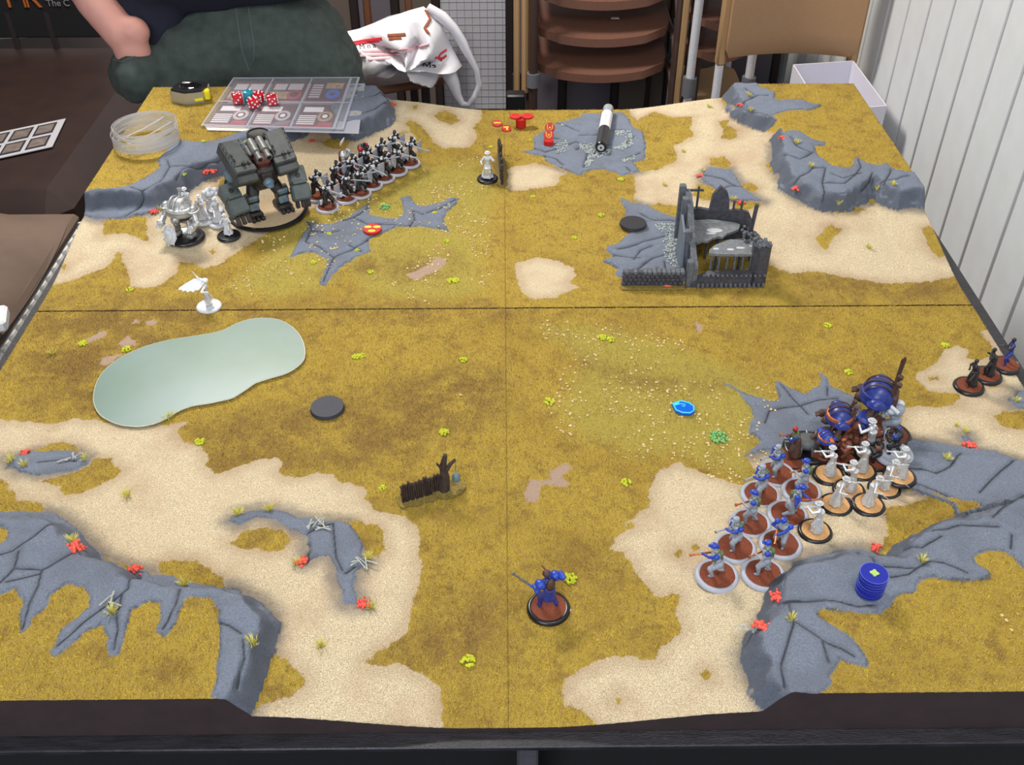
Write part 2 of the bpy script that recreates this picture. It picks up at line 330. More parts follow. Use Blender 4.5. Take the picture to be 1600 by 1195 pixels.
ISLR = [[(-30,825),(0,823),(10,832),(8,845),(0,848),(-30,848)],[(1385,797),(1440,785),(1453,770),(1480,776),(1530,787),(1536,795),(1500,805),(1460,815),(1430,840),(1408,860),(1382,860)]]
GREEN = [
 [(340,455),(400,400),(430,340),(520,330),(600,300),(650,262),(740,245),(785,285),(770,340),(760,390),(768,460),(700,478),(560,465),(540,430),(500,462),(420,470)],
 [(825,505),(900,500),(980,515),(1050,530),(1150,570),(1230,625),(1180,760),(1110,742),(1060,718),(1000,720),(900,690),(850,640),(880,600),(890,560)]]
DIRT = [
 [(60,470),(200,460),(420,480),(560,470),(790,478),(790,500),(420,500),(300,520),(230,580),(150,640),(60,640),(30,560)],[(300,665),(430,640),(600,600),(790,560),(790,640),(640,720),(480,735),(330,740)],[(640,440),(500,425),(520,410),(600,400),(700,395),(720,420)],
 [(560,1040),(600,1010),(700,950),(790,900),(790,1010),(700,1060),(620,1020)],[(880,560),(1000,590),(1080,590),(1120,600),(1060,610),(960,600)],[(1250,430),(1500,440),(1520,470),(1260,470)],[(880,850),(960,860),(960,900),(880,905)]]
CRACK = [
 [(195,340),(225,312),(222,300),(205,292)],[(222,300),(250,285),(265,262),(262,252)],[(265,262),(300,262)],[(275,283),(285,265),(300,262),(340,255),(370,238)],
 [(556,155),(585,150),(602,152)],[(560,180),(585,172),(604,162)],
 [(480,345),(487,360),(478,380),(500,387),(522,403),(530,398),(550,390),(575,375)],[(522,403),(512,425),(505,440)],[(535,347),(552,340),(575,325)],[(487,362),(512,366),(530,362)],[(552,340),(575,350),(620,352)],[(645,330),(660,335),(690,326),(712,314)],[(645,330),(648,345),(640,355)],[(545,383),(565,392)],
 [(835,233),(852,240),(880,233),(900,222),(915,228)],[(870,192),(890,198),(905,205)],[(905,213),(925,214),(935,212)],[(850,245),(870,250),(880,260)],[(900,235),(908,230),(918,238),(915,250),(912,262)],[(915,250),(930,240),(950,228)],[(955,205),(975,203),(990,205)],[(975,250),(985,245),(1000,240)],[(978,262),(985,268)],[(960,232),(975,230),(990,215)],
 [(1000,335),(1020,345),(1045,345),(1075,350)],[(965,390),(985,385),(1005,378),(1030,372),(1045,368)],[(990,407),(1000,392),(1020,385)],[(1005,415),(1020,405),(1045,398)],[(975,430),(1000,420),(1010,412)],[(1040,425),(1038,410)],[(955,400),(975,402),(1000,405)],[(1018,432),(1028,420)],
 [(1100,275),(1130,280),(1150,290)],[(1120,300),(1140,290),(1165,292)],
 [(1240,290),(1262,270),(1270,262),(1290,262)],[(1290,262),(1285,285),(1320,286),(1340,270)],[(1285,315),(1288,300),(1285,285)],[(1345,300),(1358,285),(1363,270)],[(1340,250),(1345,262),(1335,275)],[(1380,290),(1390,272),(1392,265)],[(1235,215),(1245,230),(1265,240)],[(1225,245),(1250,250),(1270,240)],[(1375,288),(1400,280),(1420,275)],[(1300,270),(1318,278),(1345,270)],
 [(1160,165),(1185,150),(1200,150)],[(1165,140),(1180,150)],
 [(1195,662),(1202,642),(1225,638),(1250,636),(1280,625),(1310,622)],[(1220,600),(1235,622),(1250,636)],[(1250,636),(1262,650)],[(1293,605),(1293,618)],
 [(1415,732),(1440,733),(1462,740),(1485,728),(1500,710)],[(1430,755),(1460,765),(1480,775)],[(1530,770),(1560,740),(1595,715)],[(1550,810),(1590,780),(1600,775)],[(1455,832),(1480,828),(1500,822),(1560,825)],[(1580,838),(1578,860)],
 [(1340,865),(1370,885),(1400,884),(1432,888),(1450,880),(1475,882),(1510,897)],[(1370,885),(1392,902),(1420,897),(1432,888)],[(1225,945),(1290,940),(1340,948),(1365,945)],[(1245,975),(1270,992),(1290,1005),(1315,1012),(1335,1025)],[(1285,1005),(1295,1035)],[(1225,1074),(1220,1040),(1240,975),(1232,945)],[(1215,945),(1250,940)],[(1412,860),(1440,858),(1470,840)],
 [(0,868),(20,862),(50,840),(85,822)],[(0,912),(22,888),(30,862)],[(22,888),(65,890),(112,864)],[(65,890),(60,915),(45,945),(35,980)],[(10,910),(60,897)],[(218,905),(200,920),(150,960),(110,992),(90,1010)],[(190,930),(183,965),(185,985),(178,1015)],[(282,920),(275,945),(262,975),(255,985)],[(340,975),(360,980),(378,990)],[(380,1000),(382,1030),(370,1075)],
 [(482,850),(482,878)],[(521,820),(523,845),(525,870),(535,890)],[(540,895),(555,885)],[(480,835),(500,825),(520,820)],[(60,722),(90,718),(118,722)]]
SANDw=[PW(p) for p in SAND]; BAREw=[PW(p) for p in BARE]; ISLw=[PW(p) for p in ISL]; ROCKw=[PW(p) for p in ROCK]; ISLRw=[PW(p) for p in ISLR]
GREENw=[PW(p) for p in GREEN]; DIRTw=[PW(p) for p in DIRT]; CRACKw=[PW(p) for p in CRACK]
def masks(X, Y):
    wob = vnoise(X, Y, 120) * 0.004 + vnoise(X, Y, 300) * 0.0025
    M = .05
    sand = np.full(X.shape, -M)
    for p in SANDw: sand = np.maximum(sand, sdf(p, X, Y, margin=M))
    for p in ISLw: sand = np.minimum(sand, -sdf(p, X, Y, margin=M))
    bare = np.full(X.shape, -M)
    for p in BAREw: bare = np.maximum(bare, sdf(p, X, Y, margin=M))
    rock = np.full(X.shape, -M)
    for p in ROCKw: rock = np.maximum(rock, sdf(p, X, Y, margin=M))
    for p in ISLRw: rock = np.minimum(rock, -sdf(p, X, Y, margin=M))
    for p in ISLw[20:26]: pass
    gr = np.full(X.shape, -M)
    for p in GREENw: gr = np.maximum(gr, sdf(p, X, Y, margin=M))
    di = np.full(X.shape, -M)
    for p in DIRTw: di = np.maximum(di, sdf(p, X, Y, margin=M))
    cr = np.full(X.shape, M)
    for p in CRACKw: cr = np.minimum(cr, sdf(p, X, Y, closed=False, margin=M))
    return sand + wob, bare + wob, rock + wob * .8, gr + wob * 4, di + wob * 5, cr + np.abs(wob) * .1
_ms = masks(GX, GY)
MSAND, MBARE, MROCK, MGREEN, MDIRT, MCRACK = _ms
_gx, _gy = np.gradient(GH, gx, gx); STEEP = np.hypot(_gx, _gy); MROCK = np.where((STEEP > .75) & (MROCK > -.016), np.maximum(MROCK, np.minimum((STEEP - .75) * .010, .004)), MROCK)
onrock = MROCK > 0
GH += np.where(onrock, 0.0022 * sstep(MROCK / 0.004) + vnoise(GX, GY, 28) * 0.004 + vnoise(GX, GY, 90) * 0.0018, 0)
GH -= np.where(MROCK > 0, 0.0016 * np.exp(-(MCRACK / 0.0018) ** 2) + 0.0007 * np.exp(-(MCRACK / 0.006) ** 2), 0)
GH += np.where(~onrock, vnoise(GX, GY, 500) * 0.0007, 0)
# ---- terrain material
def terrain_material():
    m = bpy.data.materials.new('painted_terrain'); m.use_nodes = True
    nt = m.node_tree; N = nt.nodes; L = nt.links; bs = N['Principled BSDF']
    bs.inputs['Roughness'].default_value = 0.85; bs.inputs['Specular IOR Level'].default_value = 0.25
    tc = N.new('ShaderNodeTexCoord')
    def noise(s, d=4, r=.6):
        n = N.new('ShaderNodeTexNoise'); n.inputs['Scale'].default_value = s; n.inputs['Detail'].default_value = d; n.inputs['Roughness'].default_value = r
        L.new(tc.outputs['Object'], n.inputs[0]); return n.outputs[0]
    def att(nm):
        a = N.new('ShaderNodeAttribute'); a.attribute_name = nm; return a.outputs['Fac']
    def mr(v, a, b, c=0.0, d=1.0):
        n = N.new('ShaderNodeMapRange'); n.interpolation_type = 'SMOOTHSTEP'
        for k, x in zip(('From Min', 'From Max', 'To Min', 'To Max'), (a, b, c, d)): n.inputs[k].default_value = x
        L.new(v, n.inputs['Value']); return n.outputs[0]
    def mix(f, a, b):
        n = N.new('ShaderNodeMix'); n.data_type = 'RGBA'
        if isinstance(f, float): n.inputs['Factor'].default_value = f
        else: L.new(f, n.inputs['Factor'])
        for k, x in (('A', a), ('B', b)):
            if isinstance(x, tuple): n.inputs[k].default_value = x
            else: L.new(x, n.inputs[k])
        return n.outputs['Result']
    def mth(op, a, b):
        n = N.new('ShaderNodeMath'); n.operation = op
        for k, x in enumerate((a, b)):
            if isinstance(x, (int, float)): n.inputs[k].default_value = x
            else: L.new(x, n.inputs[k])
        return n.outputs[0]
    def edge(nm, w=0.0012):
        nz = mth('MULTIPLY', mth('SUBTRACT', noise(380, 3), 0.5), 0.0025 if nm == 'rock' else 0.006)
        return mr(mth('ADD', att(nm), nz), -w, w)
    fine = noise(1500, 2, .7); mid = noise(120, 4); big = noise(9, 3)
    grass = mix(mr(fine, .35, .65), rgb(132, 110, 58), rgb(204, 174, 66))
    grass = mix(mr(noise(40, 5, .7), .48, .68, 0, .55), grass, rgb(112, 84, 48))
    grass = mix(mr(big, .45, .65, 0, .25), grass, rgb(122, 92, 42))
    gr = mix(mr(fine, .3, .7), rgb(134, 118, 52), rgb(196, 180, 88))
    grass = mix(mr(att('green'), -.01, .03, 0, .8), grass, gr)
    dirt = mix(mr(fine, .3, .7), rgb(92, 70, 42), rgb(150, 118, 62))
    grass = mix(mth('MULTIPLY', mr(att('dirt'), -.03, .03, 0, .8), mr(noise(22, 5, .7), .35, .6)), grass, dirt)
    barec = mix(mr(fine, .3, .7), rgb(150, 122, 104), rgb(190, 165, 145))
    grass = mix(edge('bare'), grass, barec)
    sand = mix(mr(noise(1100, 3, .8), .38, .62), rgb(170, 150, 120), rgb(240, 224, 190))
    sand = mix(mr(noise(14, 4), .45, .7, 0, .35), sand, rgb(176, 142, 116))
    # brown wash at the margin of the sand
    sand = mix(mr(att('sand'), .0, .02, .35, 0), sand, rgb(150, 118, 88))
    col = mix(edge('sand', .0008), grass, sand)
    # airbrushed grey halo round the rocks
    halo = mr(mth('ADD', att('rock'), mth('MULTIPLY', mth('SUBTRACT', mid, .5), .012)), -.02, .0, 0, .62)
    halo = mth('MULTIPLY', halo, mr(att('sand'), -.004, .004, .0, 1))
    col = mix(halo, col, rgb(84, 86, 92))
    rock = mix(mr(noise(700, 4, .7), .3, .7), rgb(104, 112, 128), rgb(134, 142, 158))
    rock = mix(mr(noise(18, 4), .45, .7, 0, .5), rock, rgb(100, 104, 114))
    rock = mix(mr(att('crack'), .0004, .0017, .95, 0), rock, rgb(38, 40, 46))
    rock = mix(mr(att('crack'), .0, .006, .3, 0), rock, rgb(84, 88, 98))
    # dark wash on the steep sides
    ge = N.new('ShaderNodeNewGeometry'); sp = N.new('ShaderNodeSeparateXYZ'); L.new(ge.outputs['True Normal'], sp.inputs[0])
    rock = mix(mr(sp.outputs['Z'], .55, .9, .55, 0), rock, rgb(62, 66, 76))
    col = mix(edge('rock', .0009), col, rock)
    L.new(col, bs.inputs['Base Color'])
    hh = mth('MULTIPLY', noise(1300, 3, .8), 1.0)
    bp = N.new('ShaderNodeBump'); bp.inputs['Distance'].default_value = 0.0009; bp.inputs['Strength'].default_value = .9
    L.new(hh, bp.inputs['Height']); L.new(bp.outputs[0], bs.inputs['Normal'])
    return m
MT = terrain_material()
MSIDE = mat('dark_plastic_side', (52, 38, 38), 0.7, var=.15, nscale=60)
M_BLADE = None
def blade_material():
    m = bpy.data.materials.new('static_grass'); m.use_nodes = True
    N = m.node_tree.nodes; L = m.node_tree.links; b = N['Principled BSDF']; b.inputs['Roughness'].default_value = .8
    b.inputs['Specular IOR Level'].default_value = .2
    a = N.new('ShaderNodeAttribute'); a.attribute_name = 'tint'; L.new(a.outputs['Color'], b.inputs['Base Color'])
    return m
MBL = blade_material()
TILES = {}
half = (GN - 1) // 2
tile_info = {
 (0, 1): 'back left terrain board with the grey rocky hill under the card sleeves',
 (1, 1): 'back right terrain board carrying the grey ruined building',
 (0, 0): 'front left terrain board with the frosted green pond plate and clawed grey cliff',
 (1, 0): 'front right terrain board with the blue figurine block and dark grey cliff'}
ZB = -0.006
for (ti, tj), lab in tile_info.items():
    i0, i1 = ti * half, ti * half + half + 1; j0, j1 = tj * half, tj * half + half + 1
    X = GX[i0:i1, j0:j1].copy(); Y = GY[i0:i1, j0:j1].copy(); Z = GH[i0:i1, j0:j1].copy()
    g = 0.0011 if tj == 1 else 0.0009
    # the open joint between the boards
    if tj == 1: Y[:, 0] += (0.0028 if ti == 0 else 0.0042); Z[:, 0] -= 0.001
    else: Y[:, -1] -= 0.0006
    if ti == 0: X[-1, :] -= 0.0001
    else: X[0, :] += 0.0001
    n = X.shape[0]; m_ = X.shape[1]
    V0 = np.stack([X, Y, Z], -1).reshape(-1, 3)
    idx = np.arange(n * m_).reshape(n, m_)
    q = np.stack([idx[:-1, :-1], idx[1:, :-1], idx[1:, 1:], idx[:-1, 1:]], -1).reshape(-1, 4)
    ring = np.concatenate([idx[:, 0], idx[-1, 1:], idx[-2::-1, -1], idx[0, -2:0:-1]])
    Vb = V0[ring].copy(); Vb[:, 2] = ZB
    nb = len(ring); o = n * m_
    k = np.arange(nb); k2 = (k + 1) % nb
    qs = np.stack([ring[k], o + k, o + k2, ring[k2]], -1)
    verts = np.vstack([V0, Vb]); faces = np.vstack([q, qs])
    me = bpy.data.meshes.new('terrain_board')
    me.vertices.add(len(verts)); me.vertices.foreach_set('co', verts.ravel())
    me.loops.add(faces.size); me.loops.foreach_set('vertex_index', faces.ravel().astype(np.int32))
    me.polygons.add(len(faces)); me.polygons.foreach_set('loop_start', np.arange(0, faces.size, 4, dtype=np.int32))
    me.polygons.foreach_set('loop_total', np.full(len(faces), 4, dtype=np.int32))
    mi = np.zeros(len(faces), dtype=np.int32); mi[len(q):] = 1
    me.materials.append(MT); me.materials.append(MSIDE); me.polygons.foreach_set('material_index', mi)
    sm = np.ones(len(faces), dtype=bool); sm[len(q):] = False; me.polygons.foreach_set('use_smooth', sm)
    me.update(); me.validate()
    for nm, A in (('sand', MSAND), ('bare', MBARE), ('rock', MROCK), ('green', MGREEN), ('dirt', MDIRT), ('crack', MCRACK)):
        at = me.attributes.new(nm, 'FLOAT', 'POINT'); vals = A[i0:i1, j0:j1].reshape(-1)
        at.data.foreach_set('value', np.concatenate([vals, vals[ring]]).astype(np.float32))
    ob = bpy.data.objects.new('terrain_board', me); COL.objects.link(ob); tag(ob, lab, 'game board', 'four square terrain boards')
    TILES[(ti, tj)] = ob
    # static grass: too many to count
    nb_ = 125000 if tj == 0 else 80000
    rx = np.random.rand(nb_) * HB + (ti - 1) * HB + (0 if ti else 0); ry = np.random.rand(nb_) * HB + (tj - 1) * HB
    if ti == 1: rx = np.random.rand(nb_) * HB
    if tj == 1: ry = np.random.rand(nb_) * HB
    u = (rx + HB) / (2 * HB) * (GN - 1); v = (ry + HB) / (2 * HB) * (GN - 1)
    ui = np.clip(u.astype(int), 0, GN - 2); vi = np.clip(v.astype(int), 0, GN - 2)
    keep = (STEEP[ui, vi] < .9) & (MSAND[ui, vi] < 0) & (MROCK[ui, vi] < 0) & (MBARE[ui, vi] < 0)
    rx, ry, ui, vi, u, v = rx[keep], ry[keep], ui[keep], vi[keep], u[keep], v[keep]
    fa, fb = u - ui, v - vi
    rz = (GH[ui, vi] * (1 - fa) + GH[ui + 1, vi] * fa) * (1 - fb) + (GH[ui, vi + 1] * (1 - fa) + GH[ui + 1, vi + 1] * fa) * fb
    c = len(rx); ang = np.random.rand(c) * 2 * PI; ln = 0.0012 + np.random.rand(c) * 0.0018; tl = np.random.rand(c) * 2 * PI; tm = np.random.rand(c) * .0030
    wd = 0.00032
    a0 = np.stack([rx - np.cos(ang) * wd, ry - np.sin(ang) * wd, rz - .0003], -1); a1 = np.stack([rx + np.cos(ang) * wd, ry + np.sin(ang) * wd, rz - .0003], -1)
    a2 = np.stack([rx + np.cos(tl) * tm, ry + np.sin(tl) * tm, rz + ln], -1)
    a2[:, 0] = np.clip(a2[:, 0], -HB, HB); a2[:, 1] = np.clip(a2[:, 1], -HB - .001, HB)
    vv = np.stack([a0, a1, a2], 1).reshape(-1, 3)
    me = bpy.data.meshes.new('static_grass'); me.vertices.add(len(vv)); me.vertices.foreach_set('co', vv.ravel())
    me.loops.add(c * 3); me.loops.foreach_set('vertex_index', np.arange(c * 3, dtype=np.int32))
    me.polygons.add(c); me.polygons.foreach_set('loop_start', np.arange(0, c * 3, 3, dtype=np.int32)); me.polygons.foreach_set('loop_total', np.full(c, 3, dtype=np.int32))
    me.update(); me.materials.append(MBL)
    gmix = sstep((MGREEN[ui, vi] + .01) / .04)[:, None] * .8; rr = np.random.rand(c, 1)
    lin = lambda *t: np.array([s2l(x) for x in t])
    ca = np.where(rr < .28, lin(158, 132, 106), np.where(rr < .55, lin(164, 136, 52), np.where(rr < .85, lin(212, 180, 62), lin(236, 208, 74)))); cb = lin(164, 150, 74) * (1 - rr) + lin(222, 212, 112) * rr
    dm = sstep((MDIRT[ui, vi] + .03) / .06)[:, None] * (0.3 + .7 * sstep((vnoise(rx, ry, 22)[:, None] + .25) / .4))
    cc = ca * (1 - gmix) + cb * gmix
    cdk = np.where(rr < .5, lin(124, 98, 74), lin(176, 138, 64))
    big_ = sstep((vnoise(rx, ry, 40)[:, None] + vnoise(rx, ry, 90)[:, None] * .6 - .02) / .35) * .5
    cc = cc * (1 - dm * .8) + cdk * dm * .8; cc = cc * (1 - big_) + cdk * big_
    at = me.attributes.new('tint', 'FLOAT_COLOR', 'POINT')
    at.data.foreach_set('color', np.repeat(np.hstack([cc, np.ones((c, 1))]), 3, axis=0).astype(np.float32).ravel())
    go = bpy.data.objects.new('static_grass', me); COL.objects.link(go); go.parent = ob; go['kind'] = 'stuff'
def tile_of(p): return TILES[(0 if p.x < 0 else 1, 0 if p.y < 0 else 1)]
def G(px, py, dz=0.0):
    p = P(px, py); return Vector((p.x, p.y, Hs(p.x, p.y) + dz))
# ---- scattered ballast grains
def grains(tile, pts, name, m, r0, r1):
    mb = MB()
    for p in pts:
        r = random.uniform(r0, r1); x, y, z = p
        a = random.random() * 6; k = [random.uniform(.7, 1.3) for _ in range(6)]
        ca, sa = math.cos(a), math.sin(a)
        vs = [(r * k[0], 0, 0), (0, r * k[1], 0), (-r * k[2], 0, 0), (0, -r * k[3], 0), (0, 0, r * k[4]), (0, 0, -r * .6)]
        vs = [(x + ca * q[0] - sa * q[1], y + sa * q[0] + ca * q[1], z + q[2]) for q in vs]
        mb.add(vs, [(0, 1, 4), (1, 2, 4), (2, 3, 4), (3, 0, 4), (1, 0, 5), (2, 1, 5), (3, 2, 5), (0, 3, 5)])
    if pts:
        o = mb.obj(name, m, tile, sm=0); o['kind'] = 'stuff'
M_GRAIN = mat('ballast_grains', (236, 204, 150), .4, var=.3, nscale=400)
M_GRAVEL = mat('pale_gravel', (176, 182, 178), .7, var=.35, nscale=500)
def inside(poly, x, y):
    return sdf(poly, np.array([x]), np.array([y]), margin=.01)[0] > 0
sc = {k: [] for k in TILES}
for poly, n in ((GREENw[0], 620), (GREENw[1], 520)):
    lo, hi = poly.min(0), poly.max(0); k = 0
    xs = np.random.rand(n * 4) * (hi[0] - lo[0]) + lo[0]; ys = np.random.rand(n * 4) * (hi[1] - lo[1]) + lo[1]
    ok = (sdf(poly, xs, ys, margin=.01) > -.005) & (vnoise(xs, ys, 30) > -.05)
    for x, y in list(zip(xs[ok], ys[ok]))[:n]:
        sc[(0 if x < 0 else 1, 0 if y < 0 else 1)].append((x, y, Hs(x, y) + .0006))
for x, y in [(870, 688), (1063, 748), (1580, 985), (1572, 970), (1590, 960), (1565, 962), (720, 618), (830, 1080)]:
    p = G(x, y); sc[(0 if p.x < 0 else 1, 0 if p.y < 0 else 1)].append(tuple(p + Vector((0, 0, .001))))
for k, pts in sc.items(): grains(TILES[k], pts, 'ballast_grains', M_GRAIN, .0008, .0021)
GRAV = [([(1022,347),(1040,350),(1075,352),(1066,400),(1060,425),(1040,408),(1035,385),(1040,368),(1028,358)], 330),
        ([(865,228),(885,220),(890,232),(870,244)], 50), ([(905,222),(925,225),(935,240),(955,232),(950,242),(930,248),(918,262),(912,258),(922,240),(905,230)], 170),
        ([(960,205),(985,205),(990,225),(975,235),(955,232),(975,224),(978,214),(962,212)], 150), ([(970,250),(990,243),(1000,248),(972,254)], 26),
        ([(870,195),(880,192),(885,200)], 6)]
gv = []
for poly, n in GRAV:
    pw = PW(poly); lo, hi = pw.min(0), pw.max(0); k = 0
    while k < n:
        x = random.uniform(lo[0], hi[0]); y = random.uniform(lo[1], hi[1])
        if inside(pw, x, y): gv.append((x, y, Hs(x, y) + .0007)); k += 1
grains(TILES[(1, 1)], gv, 'gravel', M_GRAVEL, .0012, .0024)
# ---- tufts and flowers (each one a part of its board)
def tuft_mesh(name, m, n, h, sp, wd, sd):
    r = random.Random(sd); mb = MB()
    for i in range(n):
        a = r.random() * 2 * PI; t = r.random() ** .6 * sp; l = h * r.uniform(.6, 1.1); rb = r.random() * sp * .35
        b = Vector((math.cos(a) * rb, math.sin(a) * rb, 0)); tp = Vector((math.cos(a) * t, math.sin(a) * t, l))
        s_ = Vector((-math.sin(a), math.cos(a), 0)) * wd; md = (b + tp) / 2 + Vector((0, 0, l * .12))
        mb.add([b - s_, b + s_, md + s_, md - s_, tp], [(0, 1, 2, 3), (3, 2, 4)])
    return mb.mesh(name, m, 0)
M_TY = mat('tuft_yellow_green', (226, 224, 40), .6, var=.3, nscale=900, col2=(150, 170, 40))
M_TS = mat('tuft_straw', (226, 214, 110), .7, var=.25, nscale=900, col2=(190, 186, 90))
M_TG = mat('tuft_mint_green', (150, 205, 130), .6, nscale=900, col2=(90, 160, 90))
M_RF = mat('tuft_red', (226, 70, 58), .5, nscale=700, col2=(240, 110, 90))
def ball_mesh(name, m, n, sp, r, sd):
    rr = random.Random(sd); mb = MB()
    for i in range(n):
        a = rr.random() * 2 * PI; d = sp * math.sqrt(rr.random())
        mb.ell((math.cos(a) * d, math.sin(a) * d, r + rr.random() * sp * .5 * (1 - d / sp)), r * rr.uniform(.7, 1.2), nu=6, nv=4)
    return mb.mesh(name, m, 60)
TM = {'y': [ball_mesh('yellow_green_tuft', M_TY, 34, .0046, .0013, s) for s in (1, 2, 3)],
      's': [tuft_mesh('grass_tuft', M_TS, 40, .0062, .0065, .0003, s) for s in (4, 5, 6)],
      'g': [ball_mesh('mint_bush', M_TG, 46, .009, .0015, s) for s in (7, 8)],
      'r': [ball_mesh('red_flower_clump', M_RF, 26, .0052, .0013, s) for s in (9, 10)]}
TUFTS = {'y': [(203,453,.9),(130,537,1),(198,547,1),(313,691,1),(556,558,.9),(566,556,.8),(724,563,.9),(490,410,.8),(579,425,.8),(704,440,1),(712,439,1),(698,377,.7),(939,337,.9),(970,281,.9),(833,308,.7),(858,628,1.1),(941,528,1),(955,531,.9),(1293,509,.9),(1477,540,.9),(1326,582,.9),(978,755,1),(694,676,1),(598,763,.7),(731,1034,1.2),(890,905,1.2),(897,372,.7),(829,219,.6),(767,230,.7),(786,272,.8),(635,206,.6),(514,365,.6),(680,332,.6),(558,391,.6),(597,320,.6),(385,222,.7),(288,273,.6),(318,221,.6)],
 's': [(82,553,1.1),(199,775,1.2),(502,1010,1.1),(1108,168,1),(1068,237,.8),(1038,290,.9),(1357,388,1),(114,846,1.2),(176,957,1.2),(288,915,1.2),(373,803,1.2),(421,797,1.2),(463,881,1),(576,872,1),(581,950,1),(396,1006,1.2),(1245,224,1.1),(1267,260,1),(1370,297,1),(1395,289,1),(1310,320,1),(1170,150,1.1),(1173,173,1),(1440,876,1),(1236,968,1),(1480,717,1),(1508,675,.9),(1494,665,.7),(17,720,1.2),(38,728,1.1),(133,718,1),(1145,313,1),(1098,268,.8),(265,655,1.3),(555,207,1),(252,327,.9),(1587,627,.9),(556,178,.6),(558,142,.6),(1378,868,.7)],
 'g': [(601,324,.8),(1122,684,1)],
 'r': [(118,855,1.3),(211,894,1.3),(471,879,1.1),(568,943,1.1),(1190,981,1.3),(1214,932,1.2),(1369,857,1),(1515,699,1.3),(40,709,1),(325,270,1.3),(332,269,1.1),(241,331,1.1),(1043,449,1.1),(1222,217,1.1),(1243,296,1.2),(1158,317,1.1),(1094,276,1),(1156,165,1),(613,164,1),(488,220,.9),(128,856,.8)]}
for k, lst in TUFTS.items():
    for i, (x, y, s_) in enumerate(lst):
        p = G(x, y); me = TM[k][i % len(TM[k])]
        o = bpy.data.objects.new(me.name.split('.')[0], me); COL.objects.link(o); o.parent = tile_of(p); o.location = p - Vector((0, 0, .0005))
        o.rotation_euler = (0, 0, random.random() * 6); o.scale = (s_ * 1.15,) * 3
# little bones / roots lying in the cracks
M_BONE = mat('pale_twigs', (176, 178, 168), .6, var=.2)
for (x, y, n) in [(490, 822, 9), (568, 880, 6), (118, 720, 6), (1178, 985, 6), (186, 940, 3)]:
    mb = MB(); c = G(x, y, .002)
    for i in range(n):
        a = random.random() * 3; d = Vector((math.cos(a), math.sin(a), random.uniform(-.1, .2))) * random.uniform(.004, .008)
        q = c + Vector((random.uniform(-.012, .012), random.uniform(-.006, .006), random.uniform(0, .002)))
        mb.tube([q - d, q + Vector((0, 0, .0008)), q + d], [.0009, .0006, .0009], 5)
    mb.obj('bone_scatter', M_BONE, tile_of(c))
# ================================================================ ROOM
FZ = -0.80
M_WALL = mat('white_painted_board', (228, 232, 233), .5, var=.03, nscale=20)
M_GROOVE = mat('brown_groove', (204, 128, 82), .8, var=.3, nscale=60)
M_FLOOR = mat('dark_brown_floor', (54, 42, 38), .6, var=.25, nscale=12)
M_BACK = mat('white_back_wall', (206, 206, 214), .7, var=.06, nscale=8)
M_GRID = mat('grey_wall_line', (160, 160, 172), .8)
M_CEIL = mat('ceiling_white', (205, 203, 198), .9)
struct(MB().box((-0.6, 0, FZ - .02), (3.3, 5.2, .04)).obj('floor', M_FLOOR))
struct(MB().box((-0.6, 0, 1.80), (3.3, 5.2, .04)).obj('ceiling', M_CEIL))
struct(MB().box((-0.6, 2.46, .5), (3.3, .1, 2.64)).obj('wall_back', M_BACK))
struct(MB().box((-2.2, 0, .5), (.1, 5.2, 2.64)).obj('wall_left', mat('dark_wall', (90, 84, 84), .8)))
wr = struct(MB().box((1.0, 0, .5), (.06, 5.2, 2.64)).obj('wall_right', M_GROOVE))
y = 2.425; k = 0
pm = None
while y > -2.5:
    wdt = .1215
    if pm is None: pm = MB().box((0, 0, 0), (.010, wdt - .0065, 2.6), bev=.003).mesh('wall_plank', M_WALL)
    o = bpy.data.objects.new('wall_plank', pm); COL.objects.link(o); o.parent = wr; o.location = (.966, y - wdt / 2, .5)
    y -= wdt; k += 1
# fine square grid on the back wall (tiles seen beyond the bag)
def backgrid():
    mb = MB(); xs = [-.42 + .026 * i for i in range(24)]
    for x in xs: mb.box((x, 2.4095, -.32), (.0016, .0012, 1.0))
    for i in range(38): mb.box((-.12, 2.4095, -.80 + .026 * i + .02), (.62, .0012, .0016))
    o = mb.obj('tile_joints', M_GRID, bpy.data.objects['wall_back'], sm=0); o['kind'] = 'stuff'
backgrid()
# perforated screens standing low against the back wall
M_DKF = mat('dark_brown_frame', (44, 34, 34), .5)
M_PANEL = mat('grey_violet_panel', (104, 98, 108), .7, var=.06)
def perforated_mat():
    m = bpy.data.materials.new('cane_mesh'); m.use_nodes = True
    N = m.node_tree.nodes; L = m.node_tree.links; b = N['Principled BSDF']; b.inputs['Roughness'].default_value = .7
    tc = N.new('ShaderNodeTexCoord'); v = N.new('ShaderNodeTexVoronoi'); v.inputs['Scale'].default_value = 70; v.inputs['Randomness'].default_value = 0
    L.new(tc.outputs['Object'], v.inputs['Vector']); r = N.new('ShaderNodeMapRange'); r.inputs['From Min'].default_value = .3; r.inputs['From Max'].default_value = .36
    L.new(v.outputs['Distance'], r.inputs['Value']); mx = N.new('ShaderNodeMix'); mx.data_type = 'RGBA'; mx.inputs['A'].default_value = rgb(36, 30, 30); mx.inputs['B'].default_value = rgb(104, 92, 84)
    L.new(r.outputs[0], mx.inputs['Factor']); L.new(mx.outputs['Result'], b.inputs['Base Color']); return m
M_CANE = perforated_mat()
